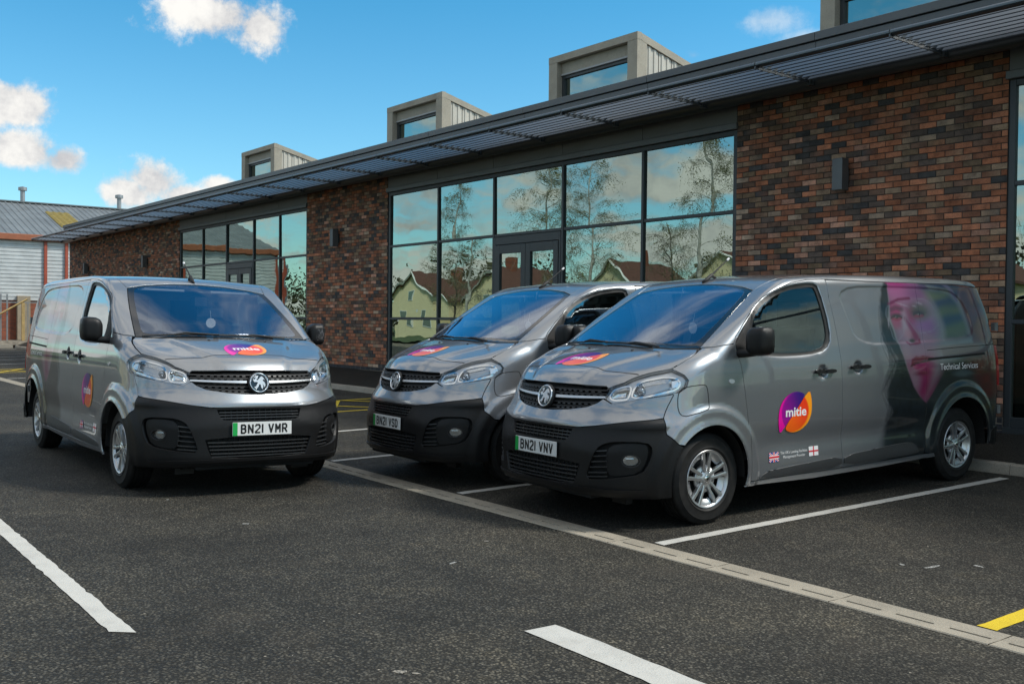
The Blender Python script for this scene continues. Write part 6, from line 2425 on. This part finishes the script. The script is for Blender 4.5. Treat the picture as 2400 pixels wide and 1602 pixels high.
def decal_grid(poly, step, place, colfun, name, mat, parent, flip=False):
    """flat coloured print cut to a polygon in its own (u,v) plane, laid on the body by place(u,v)"""
    lp = [tuple(p) for p in poly]
    d3, d2 = densify([(a, b, 0) for a, b in lp], lp, True, step)
    A = np.array(d2)
    x0, y0 = A.min(0); x1, y1 = A.max(0)
    gx, gy = np.meshgrid(np.arange(x0, x1, step), np.arange(y0, y1, step))
    G = np.stack([gx.ravel(), gy.ravel()], 1)
    G = G[in_poly(G, d2)]
    if len(G):
        dm = np.min(np.hypot(G[:, None, 0] - A[None, :, 0], G[:, None, 1] - A[None, :, 1]), 1)
        G = G[dm > step * .4]
    pts = [Vector(p) for p in d2] + [Vector(g) for g in G]
    n = len(d2)
    r = delaunay_2d_cdt(pts, [(i, (i + 1) % n) for i in range(n)], [], 0, 1e-7)
    V2 = np.array([tuple(v) for v in r[0]])
    F = np.array([f for f in r[2] if len(f) == 3])
    F = F[in_poly(V2[F].mean(1), d2)]
    P, Nn = place(V2[:, 0], V2[:, 1])
    fn = np.cross(P[F[:, 1]] - P[F[:, 0]], P[F[:, 2]] - P[F[:, 0]])
    fl_ = np.sum(fn * Nn[F].mean(1), 1) < 0
    F[fl_] = F[fl_][:, ::-1]
    cols = None
    if colfun is not None:
        c = colfun(V2[:, 0], V2[:, 1])
        cols = np.hstack([c, np.ones((len(c), 1))])
    return link(name, pmesh(name, (P, [tuple(f) for f in F], Nn, cols), mat), parent)


LEAF_P = [(-.84, -1.0), (-.97, -.62), (-1.0, -.15), (-.92, .28), (-.70, .64), (-.38, .88), (0, .98), (.34, .93), (.58, .80), (.40, .55), (.12, .18), (-.30, -.28), (-.56, -.62)]
LEAF_O = [(.86, 1.0), (.97, .62), (1.0, .15), (.93, -.28), (.72, -.64), (.40, -.88), (.03, -.98), (-.30, -.94), (-.58, -.78), (-.46, -.52), (-.16, -.14), (.22, .28), (.52, .68)]


def col_p(u, v):
    d = np.hypot(u - .18, v + .02)
    k = sstep(1.02, .96, d)[:, None]
    outer = srgb((232, 16, 158))[None] * (1 - sstep(-.4, .9, u + v)[:, None]) + srgb((120, 24, 140))[None] * sstep(-.4, .9, u + v)[:, None]
    g = sstep(-.9, .7, u + .4 * v)[:, None]
    inner = srgb((150, 14, 140))[None] * (1 - g) + srgb((54, 24, 120))[None] * g
    return outer * (1 - k) + inner * k


def col_o(u, v):
    d = np.hypot(u + .18, v - .02)
    k = sstep(1.0, .95, d)[:, None]
    g = sstep(-.8, .8, u + .6 * v)[:, None]
    return (srgb((255, 160, 30))[None] * (1 - k) + (srgb((238, 62, 26))[None] * g + srgb((250, 104, 22))[None] * (1 - g)) * k)


_txt = {}


def text_mesh(s, size=1.0, bold=.0):
    key = (s, bold)
    if key not in _txt:
        cu = bpy.data.curves.new('lettering', 'FONT')
        cu.body = s; cu.size = 1.0; cu.offset = bold; cu.align_x = 'CENTER'; cu.align_y = 'CENTER'; cu.resolution_u = 3
        ob = bpy.data.objects.new('lettering', cu)
        col.objects.link(ob)
        dg = bpy.context.evaluated_depsgraph_get()
        me = ob.evaluated_get(dg).to_mesh()
        V = np.array([tuple(v.co)[:2] for v in me.vertices]); F = [tuple(p.vertices) for p in me.polygons]
        ob.evaluated_get(dg).to_mesh_clear()
        bpy.data.objects.remove(ob); bpy.data.curves.remove(cu)
        _txt[key] = (V, F)
    V, F = _txt[key]
    return V * size, F


def text_decal(s, size, bold, place, mat, parent, name, sx=1.0):
    V, F = text_mesh(s, size, bold)
    P, Nn = place(V[:, 0] * sx, V[:, 1])
    return link(name, pmesh(name, (P, F, Nn, None), mat), parent)


def emblem(place, parent, ts=1.0):
    e = decal_grid(chaikin(LEAF_P, 1), .055, place, col_p, 'company_emblem', PRINT, parent)
    decal_grid(chaikin(LEAF_O, 1), .055, lambda u, v: place(u, v, .0006), col_o, 'emblem_half', PRINT, e)
    text_decal('mitie', .62, .022, lambda u, v: place(u + .03, v + .0, .0012), WHITEP, e, 'emblem_lettering')


def place_side(cx, cz, hw, hh, sgn, off=.0035):
    def fn(u, v, extra=0.0):
        X = cx - u * hw if sgn > 0 else cx + u * hw
        return project_side(X, cz + v * hh, off + extra, sgn)
    return fn


def place_hood(u, v, extra=0.0):
    P = top3(np.stack([.468 - v * .150, .01 + u * .195], 1))
    Nn = grad(P)
    return P + Nn * (.0018 + extra), Nn


emblem(place_hood, bonnet)
for sgn, (door_, slide_, quart_) in ((1, (dl, sl_, ql)), (-1, (dr_, sr_, qr))):
    emblem(place_side(-.918, .785, .200, .165, sgn), door_)
    text_decal('Technical Services', .083, .003, place_side(-3.215, 1.068, 1, 1, sgn), WHITEP, quart_, 'livery_lettering', sx=1.0)
    # slogan between the two flags
    text_decal("The UK's Leading Facilities", .030, .0, place_side(-.925, .470, 1, 1, sgn), WHITEP, door_, 'slogan_line')
    text_decal('Management Provider', .030, .0, place_side(-.925, .436, 1, 1, sgn), WHITEP, door_, 'slogan_line')
    FW, FH = .058, .038
    fx1, fx2 = (-.686, -1.163) if sgn > 0 else (-1.163, -.686)

    def rect(place, u0, u1, v0, v1, ex, colr, nm, parent, quad=None):
        q = quad or [(u0, v0), (u1, v0), (u1, v1), (u0, v1)]
        P, Nn = place(np.array([a for a, b in q]), np.array([b for a, b in q]), ex)
        f_ = tuple(range(len(q)))
        fn = np.cross(P[1] - P[0], P[2] - P[0])
        if fn @ Nn[0] < 0: f_ = f_[::-1]
        me = pmesh(nm, (P, [f_], Nn, None), colr)
        return link(nm, me, parent)
    FRED = pm('flag_red', (.62, .012, .03), .4, var=.02)
    FBLUE = pm('flag_blue', (.02, .035, .30), .4, var=.02)
    p1 = place_side(fx1, .446, FW, FH, sgn)
    fb = rect(p1, -1, 1, -1, 1, 0, FBLUE, 'union_flag', door_)
    for q in ([(-1, -.72), (-.80, -1), (1, .72), (.80, 1)], [(-1, .72), (-.80, 1), (1, -.72), (.80, -1)]):
        q2 = [q[0], q[1], q[2], q[3]]
        rect(p1, 0, 0, 0, 0, .0004, WHITEP, 'flag_saltire', fb, quad=q2)
    for q in ([(-1, -.88), (-.92, -1), (1, .88), (.92, 1)], [(-1, .88), (-.92, 1), (1, -.88), (.92, -1)]):
        rect(p1, 0, 0, 0, 0, .0008, FRED, 'flag_saltire', fb, quad=q)
    rect(p1, -1, 1, -.34, .34, .0012, WHITEP, 'flag_cross', fb)
    rect(p1, -.2, .2, -1, 1, .0013, WHITEP, 'flag_cross', fb)
    rect(p1, -1, 1, -.2, .2, .0017, FRED, 'flag_cross', fb)
    rect(p1, -.12, .12, -1, 1, .0018, FRED, 'flag_cross', fb)
    p2 = place_side(fx2, .456, FW, FH, sgn)
    fb = rect(p2, -1, 1, -1, 1, 0, WHITEP, 'cross_flag', door_)
    rect(p2, -1, 1, -.16, .16, .0006, FRED, 'flag_cross', fb)
    rect(p2, -.10, .10, -1, 1, .0007, FRED, 'flag_cross', fb)

# ---- number plate
GLY = {
    'B': [[(0, 0), (0, 1), (.62, 1), (.9, .88), (.9, .66), (.62, .54), (0, .54)], [(.62, .54), (.95, .40), (.95, .14), (.66, 0), (0, 0)]],
    'N': [[(0, 0), (0, 1), (1, 0), (1, 1)]],
    '2': [[(0, .84), (.2, 1), (.8, 1), (1, .84), (1, .62), (0, .12), (0, 0), (1, 0)]],
    '1': [[(.5, 0), (.5, 1)]],
    'V': [[(0, 1), (.5, 0), (1, 1)]],
    'M': [[(0, 0), (0, 1), (.5, .38), (1, 1), (1, 0)]],
    'R': [[(0, 0), (0, 1), (.66, 1), (.95, .86), (.95, .60), (.66, .46), (0, .46)], [(.5, .46), (1, 0)]],
    'S': [[(1, .82), (.8, 1), (.2, 1), (0, .84), (0, .66), (.2, .54), (.8, .48), (1, .34), (1, .16), (.8, 0), (.2, 0), (0, .18)]],
    'D': [[(0, 0), (0, 1), (.6, 1), (1, .78), (1, .22), (.6, 0), (0, 0)]],
}
PX = float(resolve([fr_(0, .56)])[0][0]) + .016


def plate(root, txt):
    m = MB()
    m.bevbox(-.26, .26, 0, .008, -.0555, .0555, .002)
    o = m.build('number_plate', PLATEW, root)
    M4 = Matrix.Translation((PX, 0, .562)) @ Matrix.Rotation(R(-2), 4, 'Y') @ Matrix.Rotation(math.pi / 2, 4, 'Z')
    o.matrix_local = M4
    m = MB(); m.add([(-.2585, -.0012, -.054), (-.218, -.0012, -.054), (-.218, -.0012, .054), (-.2585, -.0012, .054)], [(0, 1, 2, 3)])
    m.build('green_band', PLATEG, o)
    x = -.190
    H, Wd, st = .079, .050, .0135
    for ch in txt:
        if ch == ' ':
            x += .033; continue
        w_ = st if ch == '1' else Wd
        m = MB()
        for pl in GLY[ch]:
            pts = [(x + st / 2 + (w_ - st) * (p[0] if ch != '1' else 0), -H / 2 + st / 2 + (H - st) * p[1]) for p in pl]
            for a, b in zip(pts[:-1], pts[1:]):
                d = Vector((b[0] - a[0], b[1] - a[1])); L_ = d.length; d.normalize()
                n_ = Vector((-d.y, d.x)) * st / 2
                e_ = d * st * .32
                a2, b2 = Vector(a) - e_, Vector(b) + e_
                m.add([(a2.x + n_.x, -.0022, a2.y + n_.y), (a2.x - n_.x, -.0022, a2.y - n_.y), (b2.x - n_.x, -.0022, b2.y - n_.y), (b2.x + n_.x, -.0022, b2.y + n_.y)], [(0, 1, 2, 3)])
        m.build('plate_character', INKB, o)
        x += w_ + .011


SA, SB = .017924, .019925      # fall of the tarmac on either side of the drain


def ground_z(t):
    return SA * t if t > 0 else -SB * t


def pose_van(root, s, t, yaw):
    slp = SA if t > 0 else -SB
    y = R(yaw)
    fx = Vector((math.cos(y), math.sin(y), math.sin(y) * slp)).normalized()
    up = Vector((0, -slp, 1)).normalized()
    fy = up.cross(fx)
    Mx = Matrix((fx, fy, up)).transposed().to_4x4()
    root.matrix_world = Matrix.Translation((s, t, ground_z(t) + .001)) @ Mx


vans = []
for i, (s_, t_, yw, txt, lab) in enumerate((
        (-3.0966, -1.3496, -.550, 'BN21 VMR', 'silver grey panel van on the left, standing apart on the open tarmac'),
        (-2.3716, .9000, -91.791, 'BN21 VSD', 'middle silver grey van, partly hidden behind the right-hand van'),
        (-.1487, .9251, -91.961, 'BN21 VNV', 'nearest right-hand silver grey van, woman portrait printed on its visible side'))):
    r_ = van if i == 0 else copy_tree(van)
    vans.append(r_)
for i, (s_, t_, yw, txt, lab) in enumerate((
        (-3.0966, -1.3496, -.550, 'BN21 VMR', 'silver grey panel van on the left, standing apart on the open tarmac'),
        (-2.3716, .9000, -91.791, 'BN21 VSD', 'middle silver grey van, partly hidden behind the right-hand van'),
        (-.1487, .9251, -91.961, 'BN21 VNV', 'nearest right-hand silver grey van, woman portrait printed on its visible side'))):
    pose_van(vans[i], s_, t_, yw)
    plate(vans[i], txt)
    tag(vans[i], lab, 'van', 'parked company vans')
